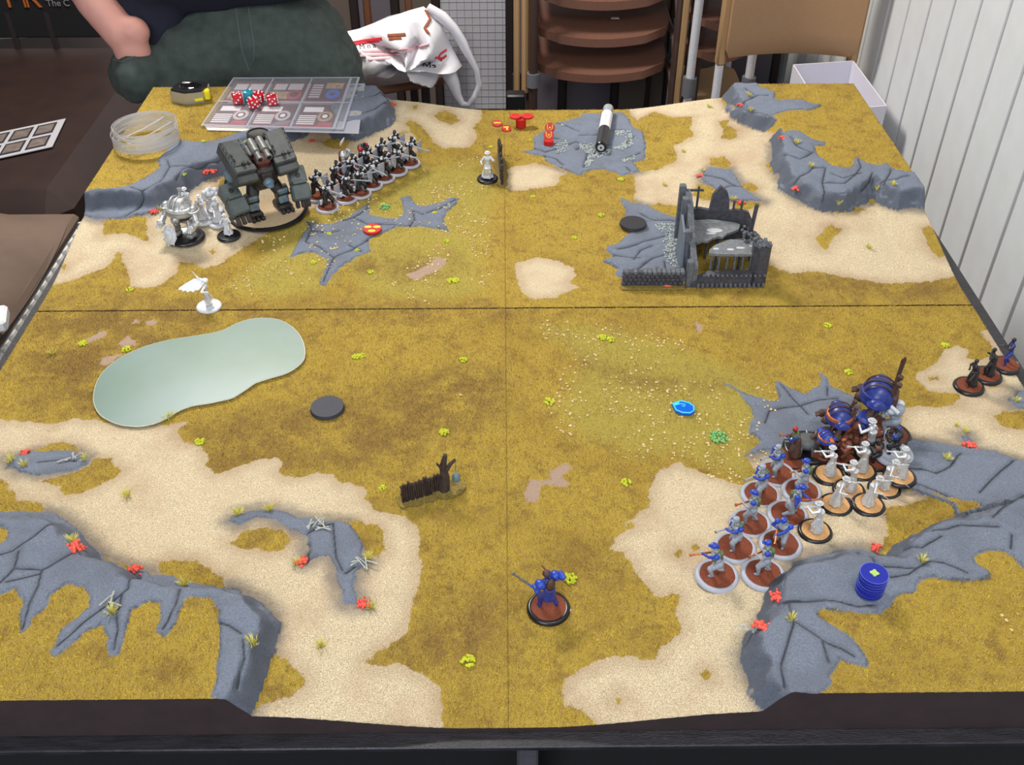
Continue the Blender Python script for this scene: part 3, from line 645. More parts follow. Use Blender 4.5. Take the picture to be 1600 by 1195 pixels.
def screen(name, label, x0, x1, kinds):
    t = thing(name, label, 'screen', ((x0 + x1) / 2, 2.25, FZ))
    n = len(kinds); wd = (x1 - x0) / n
    for i, kd in enumerate(kinds):
        cx = -(x1 - x0) / 2 + wd * (i + .5)
        MB().box((cx, 0, .27), (wd - .03, .012, .46)).obj('infill_panel', M_CANE if kd == 'c' else M_PANEL, t, sm=0)
    for i in range(n + 1): MB().box((-(x1 - x0) / 2 + wd * i, 0, .27), (.028, .03, .54), bev=.004).obj('upright', M_DKF, t)
    for z in (.04, .5): MB().box((0, 0, z), (x1 - x0, .024, .03), bev=.004).obj('rail', M_DKF, t)
screen('folding_screen', 'low dark framed screen with grey and cane panels behind the brown chair stack', .02, .92, ['p', 'p', 'c', 'c', 'p'])
screen('folding_screen', 'low dark framed screen with cane panel behind the white plastic bag', -.62, -.22, ['c', 'p', 'c'])

# ================================================================ TABLE UNDER THE BOARDS
M_TBL = mat('worn_black_paint', (36, 34, 40), .38, var=.5, nscale=30, stretch=(1, 8, 1), bump=.0004, bscale=200)
M_TSHADE = mat('under_table_shade', (12, 11, 12), .9)  # near-black colour stands in for the deep shade below the front rail
tb = thing('gaming_table', 'black painted table under the four terrain boards', 'table', (0, 0, FZ))
tz = ZB - .0005 - FZ
XL, XR = -.6235, .629
MB().box(((XL + XR) / 2, 0.0265, tz - .011), (XR - XL, 1.183, .022)).obj('table_top', M_TBL, tb)
MB().box(((XL + XR) / 2 + .2, -.6120, tz - .003), (2.6, .024, .006), bev=.001).obj('front_rail', M_TBL, tb)
for sx in (-1, 1):
    MB().box((sx * .612, 0.0, tz - .040), (.02, 1.2, .036), bev=.002).obj('side_rail', M_TBL, tb)
MB().box((0, -.575, tz - .06), (1.22, .02, .118)).obj('apron', M_TSHADE, tb)
MB().box((.016, -.606, tz - .080), (.018, .03, .15), bev=.002).obj('centre_brace', mat('grey_metal_brace', (74, 72, 78), .5), tb)
for x, y_ in ((-.57, -.56), (.57, -.56), (-.57, .56), (.57, .56)):
    MB().box((x, y_, (tz - .02) / 2), (.045, .045, tz - .02), bev=.003).obj('leg', M_TBL, tb)

# ================================================================ CHAIRS
M_SEAT = mat('brown_moulded_seat', (120, 84, 70), .32, var=.06, nscale=120)
M_TAN = mat('tan_plastic', (172, 138, 98), .5, var=.05)
M_BTUBE = mat('brown_steel_tube', (74, 56, 50), .4, metal=.2)
M_WTUBE = mat('white_steel_tube', (205, 206, 212), .4)
M_GCOL = mat('grey_rubber_collar', (104, 106, 112), .6)
M_FABT = mat('tan_fabric', (166, 130, 96), .85, var=.08, nscale=500, bump=.0006, bscale=900)
def rounded_slab(mb, w_, d_, t, lip, r=.07, c=(0, 0, 0)):
    n = 9; xs = [-w_ / 2 + w_ * i / 20 for i in range(21)]; rows = 14
    top = []; 
    for j in range(rows):
        v = j / (rows - 1); y_ = -d_ / 2 + d_ * v
        # waterfall front lip
        z = -lip * (1 - v / .35) ** 2 if v < .35 else 0.006 * math.sin((v - .35) * 4)
        dd = min(v * d_, (1 - v) * d_); k = 1 if dd > r else math.sqrt(max(0, 1 - (1 - dd / r) ** 2))
        hw = w_ / 2 - r + r * k
        top.append([(c[0] + hw * (2 * i / 20 - 1), c[1] + y_, c[2] + z + .012 * (2 * i / 20 - 1) ** 2) for i in range(21)])
    o = []; fs = []
    vs = [p for row in top for p in row] + [(p[0], p[1], p[2] - t) for row in top for p in row]; N_ = rows * 21
    for j in range(rows - 1):
        for i in range(20):
            a = j * 21 + i; fs.append((a, a + 1, a + 22, a + 21)); fs.append((N_ + a + 21, N_ + a + 22, N_ + a + 1, N_ + a))
    for i in range(20): fs.append((i + 1, i, N_ + i, N_ + i + 1)); a = (rows - 1) * 21 + i; fs.append((a, a + 1, N_ + a + 1, N_ + a))
    for j in range(rows - 1):
        a = j * 21; fs.append((a, a + 21, N_ + a + 21, N_ + a)); a += 20; fs.append((a + 21, a, N_ + a, N_ + a + 21))
    mb.add(vs, fs); return mb
def stack_chair(label):
    t = thing('stacking_chair', label, 'chair', (0, 0, 0), 0, 'brown stacking chairs in one stack')
    rounded_slab(MB(), .385, .36, .024, .03, c=(0, .18, 0)).obj('seat', M_SEAT, t)
    MB().box((0, .30, .030), (.37, .012, .012), bev=.003).obj('seat_rail', M_TAN, t)
    MB().box((0, .345, .40), (.40, .02, .2), bev=.008).obj('backrest', M_SEAT, t)
    for sx in (-1, 1):
        MB().tube([(sx * .185, .33, .5), (sx * .19, .34, .1), (sx * .195, .37, -.2), (sx * .2, .42, -.33)], .009, 8).obj('leg', M_BTUBE, t)
        MB().tube([(sx * .205, .33, -.03), (sx * .205, .02, -.035), (sx * .208, .0, -.08), (sx * .21, -.01, -.34)], .009, 8).obj('leg', M_BTUBE, t)
    return t
cz0 = -.375
st = stack_chair('brown stacking chair at the bottom of the stack behind the board')
labs = ['second brown stacking chair from the bottom of the stack', 'third brown stacking chair, small white sticker under its seat edge', 'fourth brown stacking chair from the bottom of the stack', 'topmost brown stacking chair of the stack']
st.location = (.282, 1.75, cz0)
labs[0] = 'brown stacking chair with a small white price sticker on its seat, second from the bottom'
labs[1] = 'brown stacking chair third from the bottom, no sticker, above the stickered seat'
for i in range(4): dup(st, (.282, 1.75 + .002 * (i + 1), cz0 + .104 * (i + 1)), 0, labs[i])
stk = tag(MB().prism([(-.011, -.006), (.011, -.006), (.013, 0), (.011, .006), (-.011, .006), (-.013, 0)], 0, .001).obj('price_sticker', mat('white_sticker', (224, 224, 224), .5)), 'small white price sticker on a brown chair seat', 'sticker')
stk.location = (.32, 1.822, cz0 + .104 + .0045)
# bent tan armrest loops and collars either side of the stack
t = thing('tan_chair_frame', 'tan bent wooden side frames with grey collars beside the brown seats', 'chair frame', (.282, 1.72, FZ))
for sx, xo in ((-1, -.245), (1, .225)):
    MB().box((xo, .03, .45), (.018, .03, .78), bev=.004).obj('side_post', M_TAN, t)
MB().tube([(-.245, .02, .84), (-.235, .02, .80), (-.222, .02, .70), (-.22, .02, .35)], .011, 8).obj('bent_arm', M_TAN, t)
MB().cyl((-.198, .0, .30), (-.198, .0, .85), .0125, n=12).obj('front_tube', M_BTUBE, t)
MB().cyl((.262, .06, .0), (.262, .06, .95), .016, n=12).obj('rear_tube', M_BTUBE, t)
MB().cyl((.282, .07, .0), (.282, .07, .95), .012, n=12).obj('rear_tube', M_BTUBE, t)
MB().cyl((-.198, .0, .375), (-.198, .0, .415), .019, n=14).obj('grey_collar', M_GCOL, t)
MB().cyl((.265, .06, .29), (.265, .06, .37), .021, n=14).obj('grey_collar', M_GCOL, t)
MB().cyl((-.198, .0, 0), (-.198, .0, .30), .0135, n=12).obj('white_foot', M_WTUBE, t)
MB().cyl((-.245, .03, .0), (-.245, .03, .40), .013, n=12).obj('dark_leg', M_DKF, t)
p = V(806, 158, 1.6)
cl = tag(MB().box(p, (.052, .04, .05), bev=.004).box((p.x, p.y, p.z - .2), (.02, .02, .4)).obj('black_clamp_block', mat('black_plastic', (20, 20, 22), .4)), 'small black block on a post below the left side of the chair stack', 'block')
p2 = MB()
# tan padded chair with white legs, seen from behind
t = thing('padded_chair', 'chair with tan padded backrest and white tube legs beside the panelled wall', 'chair', (.73, 1.45, FZ))
zb = V(1230, 88, 1.45).z - FZ
mb = MB(); nx = 16; rows = [(0, .0), (.02, -.012), (.06, -.018), (.2, -.02), (.33, -.012), (.36, .0)]
vs = []; fs = []
for j, (h, off) in enumerate(rows):
    for i in range(nx + 1):
        u = i / nx * 2 - 1; vs.append((u * (.165 if h > .01 else .155), off + .03 * u * u * -1 + .02, zb + h))
N_ = len(vs); vs += [(x, y_ + .03, z) for x, y_, z in vs]
for j in range(len(rows) - 1):
    for i in range(nx):
        a = j * (nx + 1) + i; b = a + nx + 1
        fs += [(a, a + 1, b + 1, b), (N_ + b, N_ + b + 1, N_ + a + 1, N_ + a)]
for i in range(nx): fs.append((i + 1, i, N_ + i, N_ + i + 1)); a = (len(rows) - 1) * (nx + 1) + i; fs.append((a, a + 1, N_ + a + 1, N_ + a))
for j in range(len(rows) - 1):
    a = j * (nx + 1); b = a + nx + 1; fs.append((a, b, N_ + b, N_ + a)); a += nx; b += nx; fs.append((b, a, N_ + a, N_ + b))
mb.add(vs, fs); mb.obj('backrest', M_FABT, t)
for sx, x0 in ((-1, -.172), (1, .168)):
    MB().box((x0, .01, zb + .07), (.024, .03, .19), bev=.006).obj('plastic_sleeve', M_TAN, t)
    MB().tube([(x0, .01, .0), (x0, .01, zb + .0), (x0, .0, zb + .38)], .011, 10).obj('leg', M_WTUBE, t)
for sx in (-1, 1): MB().cyl((sx * .165, .18, 0), (sx * .165, .18, zb - .26), .011, n=10).obj('leg', M_WTUBE, t)
rounded_slab(MB(), .34, .20, .04, .0, r=.04, c=(0, .12, zb - .24)).obj('seat', M_TAN, t)
# second white legged chair further back
t = thing('padded_chair', 'white tube chair with grey leg collars between the brown stack and tan backrest', 'chair', (.62, 1.72, FZ))
for sx in (-1, 1):
    for yy in (0, .3):
        MB().tube([(sx * .085, yy, 0), (sx * .085, yy, .46), (sx * .08, yy, .9 if yy == 0 else .45)], .0125, 10).obj('leg', M_WTUBE, t)
        MB().cyl((sx * .085, yy, .345), (sx * .085, yy, .40), .02, n=14).obj('grey_collar', M_GCOL, t)
for z in (.30, .47, .56, .65): rounded_slab(MB(), .2, .28, .022, .015, r=.05, c=(0.0, .16, z)).obj('seat_shell', M_SEAT if z > .4 else M_TAN, t)
# ---- dark stool and the white cardboard box
A, B_, C_ = U(1240, 101, -.24), U(1333, 95, -.24), U(1385, 165, -.24)
D_ = A + C_ - B_
t = thing('cardboard_box', 'open white cardboard box between the board corner and panelled wall', 'box', ((A + C_) / 2).to_tuple()[:2] + (-.40,))
M_BOX = mat('white_card', (222, 220, 232), .6, var=.02)
o_ = Vector(t.location); cs = [q - o_ for q in (A, B_, C_, D_)]
def wallpiece(a, b, nm):
    d = (b - a); n = Vector((-d.y, d.x, 0)).normalized() * .0018
    mb = MB(); mb.add([a - n, b - n, b + n, a + n], []); mb.v = []
    lo = Vector((0, 0, -.16)); mb.add([a - n + lo, b - n + lo, b + n + lo, a + n + lo, a - n, b - n, b + n, a + n], [(3, 2, 1, 0), (4, 5, 6, 7), (0, 1, 5, 4), (1, 2, 6, 5), (2, 3, 7, 6), (3, 0, 4, 7)])
    mb.obj(nm, M_BOX, t, sm=0)
for a, b in ((0, 1), (1, 2), (2, 3), (3, 0)): wallpiece(cs[a], cs[b], 'box_side')
lo = Vector((0, 0, -.159)); MB().add([c + lo for c in cs], [(0, 1, 2, 3)]) 
mb = MB(); mb.add([c + lo for c in cs] + [c + lo + Vector((0, 0, .002)) for c in cs], [(3, 2, 1, 0), (4, 5, 6, 7), (0, 1, 5, 4), (1, 2, 6, 5), (2, 3, 7, 6), (3, 0, 4, 7)]); mb.obj('box_bottom', M_BOX, t, sm=0)
t2 = thing('stool', 'dark wooden stool holding up the white cardboard box', 'stool', (o_.x, o_.y, FZ))
MB().box((0, 0, .385), (.18, .28, .028), bev=.004).obj('seat', M_DKF, t2)
for sx in (-1, 1):
    for sy in (-1, 1): MB().box((sx * .07, sy * .11, .186), (.024, .024, .371)).obj('leg', M_DKF, t2)

# ================================================================ LEFT: SOFA, CUSHIONED SEAT, PAPER
M_SOFA = mat('dark_brown_leather', (46, 30, 26), .5, var=.2, nscale=14)
t = thing('sofa', 'dark brown sofa in shadow at the left behind the standing person', 'sofa', (-1.5, 1.35, FZ))
MB().box((-.05, .08, .22), (1.1, .96, .44), bev=.05).obj('seat_base', M_SOFA, t)
mb = MB(); prof = []
for i in range(17):
    u = i / 16; prof.append((-.6 + 1.1 * u, .36 + .05 * math.sin(u * PI * .5) - (.05 if u > .93 else 0)))
poly = [(x, z) for x, z in prof] + [(.5, .0), (-.6, .0)]
Mx = Matrix(((1, 0, 0), (0, 0, -1), (0, 1, 0)))
mb.prism(poly, -.09, .09, Mx, (0, .62, 0)); mb.obj('backrest', M_SOFA, t)
bpy.context.view_layer.update()
M_CUSH = mat('brown_suede', (98, 80, 68), .8, var=.22, nscale=7, bump=.002, bscale=12)
M_RIB = mat('grey_ribbed_fabric', (214, 212, 208), .7, var=.1, nscale=30)
t = thing('cushioned_bench', 'brown suede cushion bench with grey pleated skirt left of the table', 'bench', (-1.25, .42, FZ))
mb = MB(); n = 26; vs = []; fs = []
for j in range(n + 1):
    for i in range(n + 1):
        u = i / n * 2 - 1; v = j / n * 2 - 1
        e = (1 - abs(u) ** 6) * (1 - abs(v) ** 6)
        vs.append((u * .322 * (1 - .05 * v ** 6) - .006, v * .47 * (1 - .05 * u ** 6), .440 + .035 * max(0, e) ** .6 + .006 * math.sin(u * 9 + v * 5)))
N_ = len(vs)
for j in range(n):
    for i in range(n): a = j * (n + 1) + i; fs.append((a, a + 1, a + n + 2, a + n + 1))
mb.add(vs, fs); mb.box((-.006, 0, .434), (.640, .93, .022), bev=.008); mb.obj('cushion', M_CUSH, t)
mb = MB()
for i in range(28):
    y_ = -.45 + .9 * i / 27; mb.cyl((.45, y_, 0.0), (.306, y_, .420), .019, .016, n=9)
mb.box((0, 0, .21), (.628, .9, .42)); mb.obj('pleated_skirt', M_RIB, t, sm=30)
# printed sheet lying on the sofa
M_PAPER = mat('white_paper', (176, 174, 180), .6, var=.02); M_PIC = mat('print_brown_grey', (110, 98, 92), .6, var=.3, nscale=60); M_PICD = mat('print_dark_frame', (40, 36, 40), .6)
zs = -.355
c = [U(-70, 222, zs), U(103, 186, zs), U(82, 230, zs), U(-110, 272, zs)]
t = thing('printed_sheet', 'white sheet with framed pictures in two rows lying on the dark sofa', 'paper', tuple(c[2]))
def bil(u, v, dz=0): 
    return (c[0] * (1 - u) + c[1] * u) * (1 - v) + (c[3] * (1 - u) + c[2] * u) * v + Vector((0, 0, dz)) - c[2]
mb = MB(); mb.add([bil(0, 0), bil(1, 0), bil(1, 1), bil(0, 1)] + [bil(0, 0, .002), bil(1, 0, .002), bil(1, 1, .002), bil(0, 1, .002)], [(0, 1, 2, 3), (7, 6, 5, 4), (0, 4, 5, 1), (1, 5, 6, 2), (2, 6, 7, 3), (3, 7, 4, 0)]); mb.obj('sheet', M_PAPER, t, sm=0)
for r in range(2):
    for q in range(4):
        u0, u1 = .08 + q * .215, .08 + q * .215 + .18; v0, v1 = .08 + r * .46, .46 + r * .46
        u0 += .03; u1 += .03
        mb = MB(); mb.quad(bil(u0, v0, .0026), bil(u0, v1, .0026), bil(u1, v1, .0026), bil(u1, v0, .0026)); mb.cur = 1
        e = .018; mb.quad(bil(u0 + e, v0 + .05, .003), bil(u0 + e, v1 - .05, .003), bil(u1 - e, v1 - .05, .003), bil(u1 - e, v0 + .05, .003)); mb.obj('printed_picture', [M_PICD, M_PIC], t, sm=0)
p = U(2, 522, -.345)
o = tag(MB().box((0, 0, .012), (.06, .06, .024), Euler((0, 0, .3)), bev=.005).obj('white_packet', mat('white_packet', (235, 235, 235), .5)), 'small white packet at the left picture edge on the brown cushion bench', 'packet'); o.location = (p.x - .01, p.y, FZ + .474)

# ---- dark banner with partly seen letters, upper left
M_BLK = mat('black_cloth', (16, 14, 18), .9); M_ORG = mat('orange_print', (176, 92, 30), .6); M_GRT = mat('grey_print', (130, 126, 126), .6)
YB = 1.86
a, b = V(-260, 60, YB), V(165, 60, YB)
t = thing('black_banner', 'black hanging banner with orange and grey lettering at the upper left', 'banner', ((a.x + b.x) / 2, YB, a.z))
MB().box((0, 0, .45), (b.x - a.x, .012, .9), bev=.004).obj('cloth', M_BLK, t)
def text3d(s, size, loc, rot, m, parent, name='lettering', ext=.0006, shear=0):
    cu = bpy.data.curves.new('t', 'FONT'); cu.body = s; cu.size = size; cu.extrude = ext; cu.shear = shear
    o = bpy.data.objects.new('t', cu); COL.objects.link(o); dg = bpy.context.evaluated_depsgraph_get()
    me = bpy.data.meshes.new_from_object(o.evaluated_get(dg)); bpy.data.objects.remove(o)
    me.materials.clear(); me.materials.append(m)
    r = bpy.data.objects.new(name, me); COL.objects.link(r); r.parent = parent; r.location = loc; r.rotation_euler = rot
    return r
q = V(12, 10, YB) - Vector(t.location); text3d('M', .085, (q.x, -.008, q.z), (PI / 2, 0, 0), M_ORG, t)
q = V(40, 10, YB) - Vector(t.location); text3d('R', .085, (q.x, -.008, q.z), (PI / 2, 0, 0), M_ORG, t)
q = V(75, 8, YB) - Vector(t.location); text3d('The C', .026, (q.x, -.008, q.z), (PI / 2, 0, 0), M_GRT, t)
for x in (28, 88):
    q = V(x, 72, YB) - Vector(t.location); MB().box((q.x, 0, q.z - .2 + .05), (.014, .014, .5)).obj('stand_post', M_DKF, t)

# ---- wooden chair carrying the plastic bag
M_WOOD = mat('brown_wood_seat', (112, 74, 52), .45, var=.12, nscale=30, stretch=(1, 6, 1))
yb = 1.40; s0 = V(600, 130, yb)
t = thing('wooden_chair', 'brown wooden chair under the white plastic bag', 'chair', (s0.x, yb + .12, FZ))
sz = s0.z - FZ
MB().box((-.02, 0, sz - .012), (.27, .28, .022), Euler((0, 0, .35)), bev=.006).obj('seat', M_WOOD, t)
for x, y_ in ((-.12, -.14), (.10, -.06), (-.17, .08), (.05, .16)):
    MB().box((x, y_, sz / 2 - .012), (.022, .022, sz - .024), bev=.003).obj('leg', M_DKF, t)
for x, y_ in ((-.17, .08), (-.06, .14), (.05, .16)): MB().box((x, y_, sz + .2), (.02, .02, .44), bev=.003).obj('back_post', M_WOOD, t)
MB().box((-.06, .125, sz + .4), (.26, .02, .07), Euler((0, 0, .3)), bev=.004).obj('backrest', M_WOOD, t)
# ---- crumpled carrier bag
M_BAG = mat('white_thin_plastic', (226, 224, 230), .35, var=.03, nscale=20, trans=.0, coat=.3)
bag = thing('carrier_bag', 'crumpled white plastic carrier bag with red and brown print and looped handle', 'bag', (s0.x, yb, s0.z))
def cloth_blob(pts, nr, fn):
    pass
sil = [V(x, y_, yb) - Vector(bag.location) for x, y_ in [(528, 52), (560, 45), (600, 30), (640, 16), (662, 10), (690, 38), (704, 70), (716, 92), (722, 103), (704, 102), (690, 112), (682, 130), (660, 128), (640, 118), (616, 108), (590, 118), (562, 122), (530, 118)]]
rn = random.Random(5); ctr = sum(sil, Vector()) / len(sil)
mb = MB(); R_ = 9; ns = len(sil) * 3
def silp(k): 
    k = k / 3; a = sil[int(k) % len(sil)]; b_ = sil[(int(k) + 1) % len(sil)]; f = k - int(k); return a * (1 - f) + b_ * f
vs = []; fs = []
for side in (-1, 1):
    for j in range(R_ + 1):
        r = j / R_
        for k in range(ns):
            q = silp(k); p_ = ctr + (q - ctr) * r
            dpt = .075 * math.sqrt(max(0, 1 - r ** 2.2)) * (1 + .3 * math.sin(k * .7 + j * .5)) + .02 * math.sin(p_.x * 70 + p_.z * 40) * (1 - r)+ .012 * math.sin(p_.x * 30 - p_.z * 150) * (1 - r)
            vs.append((p_.x, side * dpt, p_.z))
o2 = (R_ + 1) * ns
for sd in (0, 1):
    for j in range(R_):
        for k in range(ns):
            k2 = (k + 1) % ns; a = sd * o2 + j * ns + k; b_ = sd * o2 + j * ns + k2; c_ = sd * o2 + (j + 1) * ns + k2; d_ = sd * o2 + (j + 1) * ns + k
            fs.append((a, b_, c_, d_) if sd == 1 else (d_, c_, b_, a))
mb.add(vs, fs); bag_body = mb.obj('bag_body', M_BAG, bag, sm=70)
def strap(pts, wd, th, nm, m=None, yo=0):
    q = [V(x, y_, yb + yo) - Vector(bag.location) for x, y_ in pts]
    mb = MB(); mb.tube(q, wd, 8); 
    mb.v = [(x, y_ * 1.0, z) for x, y_, z in mb.v]; return mb.obj(nm, m or M_BAG, bag, sm=60)
strap([(686, 96), (700, 112), (708, 130), (714, 148), (722, 162), (732, 163), (742, 150), (749, 132), (744, 108), (732, 86), (722, 66), (708, 44), (690, 26), (668, 12)], [.016, .02, .017, .012, .009, .007, .007, .007, .008, .01, .013, .013, .015, .012], 0, 'handle')
q = V(662, 96, yb) - Vector(bag.location); text3d('Ma', .030, (q.x, -.055, q.z), (PI / 2, 0, 0), M_BLK, bag)
q = V(568, 55, yb) - Vector(bag.location); text3d('M n a', .018, (q.x, -.092, q.z), (PI / 2, -.1, 0), M_BLK, bag)

# ================================================================ PERSON
M_JEAN = mat('dark_green_denim', (66, 76, 72), .8, var=.2, nscale=60, bump=.0016, bscale=45)
M_SHIRT = mat('navy_cotton', (30, 32, 50), .9, var=.1, nscale=40, bump=.002, bscale=20)
M_SKIN = mat('skin', (222, 160, 146), .55, var=.05, nscale=25)
M_HAIR = mat('brown_hair', (60, 44, 34), .8)
M_SHOE = mat('black_shoe', (24, 22, 22), .5)
M_SEAM = mat('denim_seam', (88, 96, 96), .8)
pr = thing('person', 'person in a navy shirt and dark green jeans standing with a hand in the pocket', 'person', (-.49, .84, FZ))
def seg(mb, a, b, ra, rb, n=5, nu=14):
    a, b = Vector(a), Vector(b)
    for i in range(n + 1):
        f = i / n; mb.ell(a * (1 - f) + b * f, ra * (1 - f) + rb * f, nu=nu, nv=8)
bd = -FZ
mb = MB()
mb.ell((0, .02, bd + .03), (.19, .125, .13), nu=20, nv=12); mb.box((0, .03, bd + .06), (.33, .2, .12), bev=.06)
for sx in (-1, 1):
    seg(mb, (sx * .105, .01, bd - .02), (sx * .13, .0, .46), .108, .075, 8); seg(mb, (sx * .13, .0, .46), (sx * .15, .03, .09), .072, .05, 8)
pk = V(222, 106, .745) - Vector(pr.location); mb.ell(pk, (.058, .085, .054), nu=18, nv=12); mb.ell(pk + Vector((.05, .03, -.07)), (.055, .08, .10), nu=16)
mb.ell((-.09, -.07, bd + .02), (.09, .06, .08))
body = organic(mb, 'jeans', M_JEAN, pr, .009, 4, (.022, .05))
mb = MB(); mb.ell((0, .03, bd + .23), (.165, .115, .12), nu=20); mb.ell((-.15, .05, bd + .27), (.12, .09, .14)); mb.ell((-.185, -.02, bd + .19), (.085, .09, .085)); mb.ell(V(232, 22, .80) - Vector(pr.location), (.07, .07, .085)); mb.ell((0, .03, bd + .42), (.19, .125, .2), nu=20, nv=12); mb.ell((0, .04, bd + .54), (.21, .10, .09), nu=20)
mb.box((.0, .02, bd + .195), (.40, .275, .14), Euler((0, -.1, 0)), bev=.05)
for sx, e in ((-1, (-.30, .0, bd + .36)), (1, (.30, .02, bd + .34))): seg(mb, (sx * .20, .04, bd + .53), e, .065, .052, 6)
organic(mb, 'shirt', M_SHIRT, pr, .011, 4, (.012, .1))
mb = MB(); o_ = Vector(pr.location)
el = V(92, -100, .80) - o_; wr_ = V(189, 52, .72) - o_
k1 = V(146, 0, .74) - o_
seg(mb, (-.27, .01, bd + .40), el, .048, .043, 3); seg(mb, el, k1, .043, .034, 5); seg(mb, k1, wr_, .034, .032, 5)
mb.ell(wr_ + Vector((.024, -.004, .004)), (.030, .027, .028)); mb.ell(wr_ + Vector((.014, -.004, -.03)), (.034, .028, .04))
# fingers run down inside the pocket
for i in range(4): seg(mb, wr_ + Vector((-.012 + .017 * i, .0, -.04)), wr_ + Vector((.0 + .019 * i, .03, -.115 - .004 * (i % 3))), .010, .008, 5, 8)
seg(mb, wr_ + Vector((.02, .02, -.03)), wr_ + Vector((.025, .045, -.08)), .012, .009, 4, 8)
organic(mb, 'forearm_and_hand', M_SKIN, pr, .0065, 4)
mb = MB(); el2 = Vector((.31, .0, bd + .29)); w2 = Vector((.14, -.14, bd + .42))
seg(mb, (.28, .01, bd + .40), el2, .047, .042, 3); seg(mb, el2, w2, .042, .028, 8); mb.ell(w2 + Vector((-.05, -.01, .02)), (.045, .02, .036))
for i in range(4): seg(mb, w2 + Vector((-.085, -.012, .045 - .018 * i)), w2 + Vector((-.15 + .006 * abs(i - 1), .0, .04 - .016 * i)), .010, .0075, 5, 8)
seg(mb, w2 + Vector((-.04, -.012, .05)), w2 + Vector((-.075, -.03, .085)), .011, .009, 4, 8)
organic(mb, 'forearm_and_hand', M_SKIN, pr, .0065, 4)
mb = MB(); hz = bd + .80; seg(mb, (0, .04, bd + .58), (0, .02, bd + .70), .055, .052, 3); mb.ell((0, .0, hz), (.075, .095, .115), nu=20, nv=14); mb.ell((0, -.03, hz - .06), (.055, .06, .05))
mb.ell((0, -.098, hz - .015), (.013, .018, .022)); mb.ell((0, -.088, hz - .055), (.026, .01, .007)); mb.ell((0, -.078, hz + .03), (.05, .016, .01))
for sx in (-1, 1): mb.ell((sx * .077, .01, hz - .005), (.01, .02, .03)); 
organic(mb, 'head', M_SKIN, pr, .006, 3)
for sx in (-1, 1): MB().ell((sx * .03, -.083, hz + .008), (.012, .009, .008)).obj('eye', mat('eye_white', (220, 220, 220), .3), pr)
mb = MB(); mb.ell((0, .015, hz + .03), (.084, .098, .1), nu=20, nv=12, half=True); mb.ell((0, .05, hz), (.078, .07, .09)); organic(mb, 'hair', M_HAIR, pr, .008, 3)
for sx in (-1, 1):
    mb = MB(); mb.ell((sx * .15, -.05, .045), (.05, .13, .045), nu=16); mb.box((sx * .15, -.05, .012), (.09, .25, .022), bev=.01); organic(mb, 'shoe', M_SHOE, pr, .008, 3)
def on_front(lst, r, nm, m, yy=.70):
    q = []
    for x, y_ in lst: q.append(V(x, y_, yy) - o_)
    MB().tube(q, r, 6).obj(nm, m, pr)
def surf_line(lst, r, nm, m, body=None, base=None, par=None):
    """lay a seam or print on the front of a surface"""
    body = body or globals()['body']; base = base if base is not None else o_; par = par or pr
    bpy.context.view_layer.update(); q = []; inv = body.matrix_world.inverted()
    for k in range(len(lst) - 1):
        for f in (0, .2, .4, .6, .8):
            x = lst[k][0] * (1 - f) + lst[k + 1][0] * f; y_ = lst[k][1] * (1 - f) + lst[k + 1][1] * f
            d = ray(x, y_); hit, loc, nn, _ = body.ray_cast(inv @ CAM, (inv.to_3x3() @ d).normalized())
            if hit: q.append((body.matrix_world @ loc) - base)
    if len(q) > 1: MB().tube(q, r, 6).obj(nm, m, par)
surf_line([(368, 10), (372, 40), (378, 80), (392, 118)], .0016, 'fly_seam', M_SEAM)
surf_line([(388, 10), (392, 40), (397, 75), (396, 100)], .0016, 'fly_seam', M_SEAM)
surf_line([(168, 82), (185, 88), (205, 80), (219, 62), (224, 45)], .0026, 'pocket_hem', M_SEAM)
surf_line([(172, 92), (190, 97), (210, 88), (225, 68), (232, 47)], .0012, 'pocket_stitching', M_SEAM)
surf_line([(535, 20), (548, 60), (556, 110)], .0012, 'side_seam', M_SEAM)

M_BP = mat('bag_brown_print', (150, 84, 50), .5); M_RP = mat('bag_red_print', (206, 40, 56), .5); M_PK = mat('bag_pink', (222, 176, 182), .4)
bl = Vector(bag.location)
for pts, r_, m_ in (([(548, 68), (575, 63), (602, 60)], .0045, M_RP), ([(548, 71), (575, 66), (596, 63)], .004, M_RP), ([(606, 56), (640, 54)], .005, M_BP), ([(608, 61), (632, 60)], .004, M_BP),
    ([(664, 16), (672, 30), (664, 44), (672, 56)], .004, M_BP), ([(697, 78), (688, 84), (684, 90), (692, 96)], .003, M_RP), ([(680, 90), (692, 91), (698, 86)], .003, M_RP),
    ([(560, 82), (610, 80), (650, 74), (676, 68)], .004, M_PK), ([(560, 88), (610, 86), (650, 80)], .004, M_PK), ([(570, 94), (620, 91)], .003, M_PK)):
    surf_line(pts, r_, 'printed_mark', m_, bag_body, bl, bag)
# ================================================================ MINIATURES (all sizes in millimetres, k = 0.001)
K = 0.001
def mmb(): return MB(K)
M_GREY = mat('mini_pale_grey', (150, 156, 168), .5, var=.12, nscale=300)
M_WHITE = mat('mini_white_primer', (206, 208, 214), .5, var=.08, nscale=300)
M_LIGHT = mat('base_rim_pale_grey', (166, 170, 184), .45, var=.05)
M_BLKP = mat('gloss_black_plastic', (26, 24, 28), .3, var=.1)
M_RUST = mat('rust_basing_grit', (122, 60, 36), .9, var=.35, nscale=900, bump=.0006, bscale=1500)
M_TANG = mat('tan_basing_grit', (206, 156, 102), .85, var=.2, nscale=900, bump=.0005, bscale=1500)
M_BLUE = mat('mini_royal_blue', (34, 66, 170), .38, var=.2, nscale=200)
M_DBLUE = mat('mini_deep_blue', (38, 52, 128), .35, var=.25, nscale=200)
M_GREEN = mat('mini_olive_green', (84, 98, 66), .6, var=.2, nscale=250)
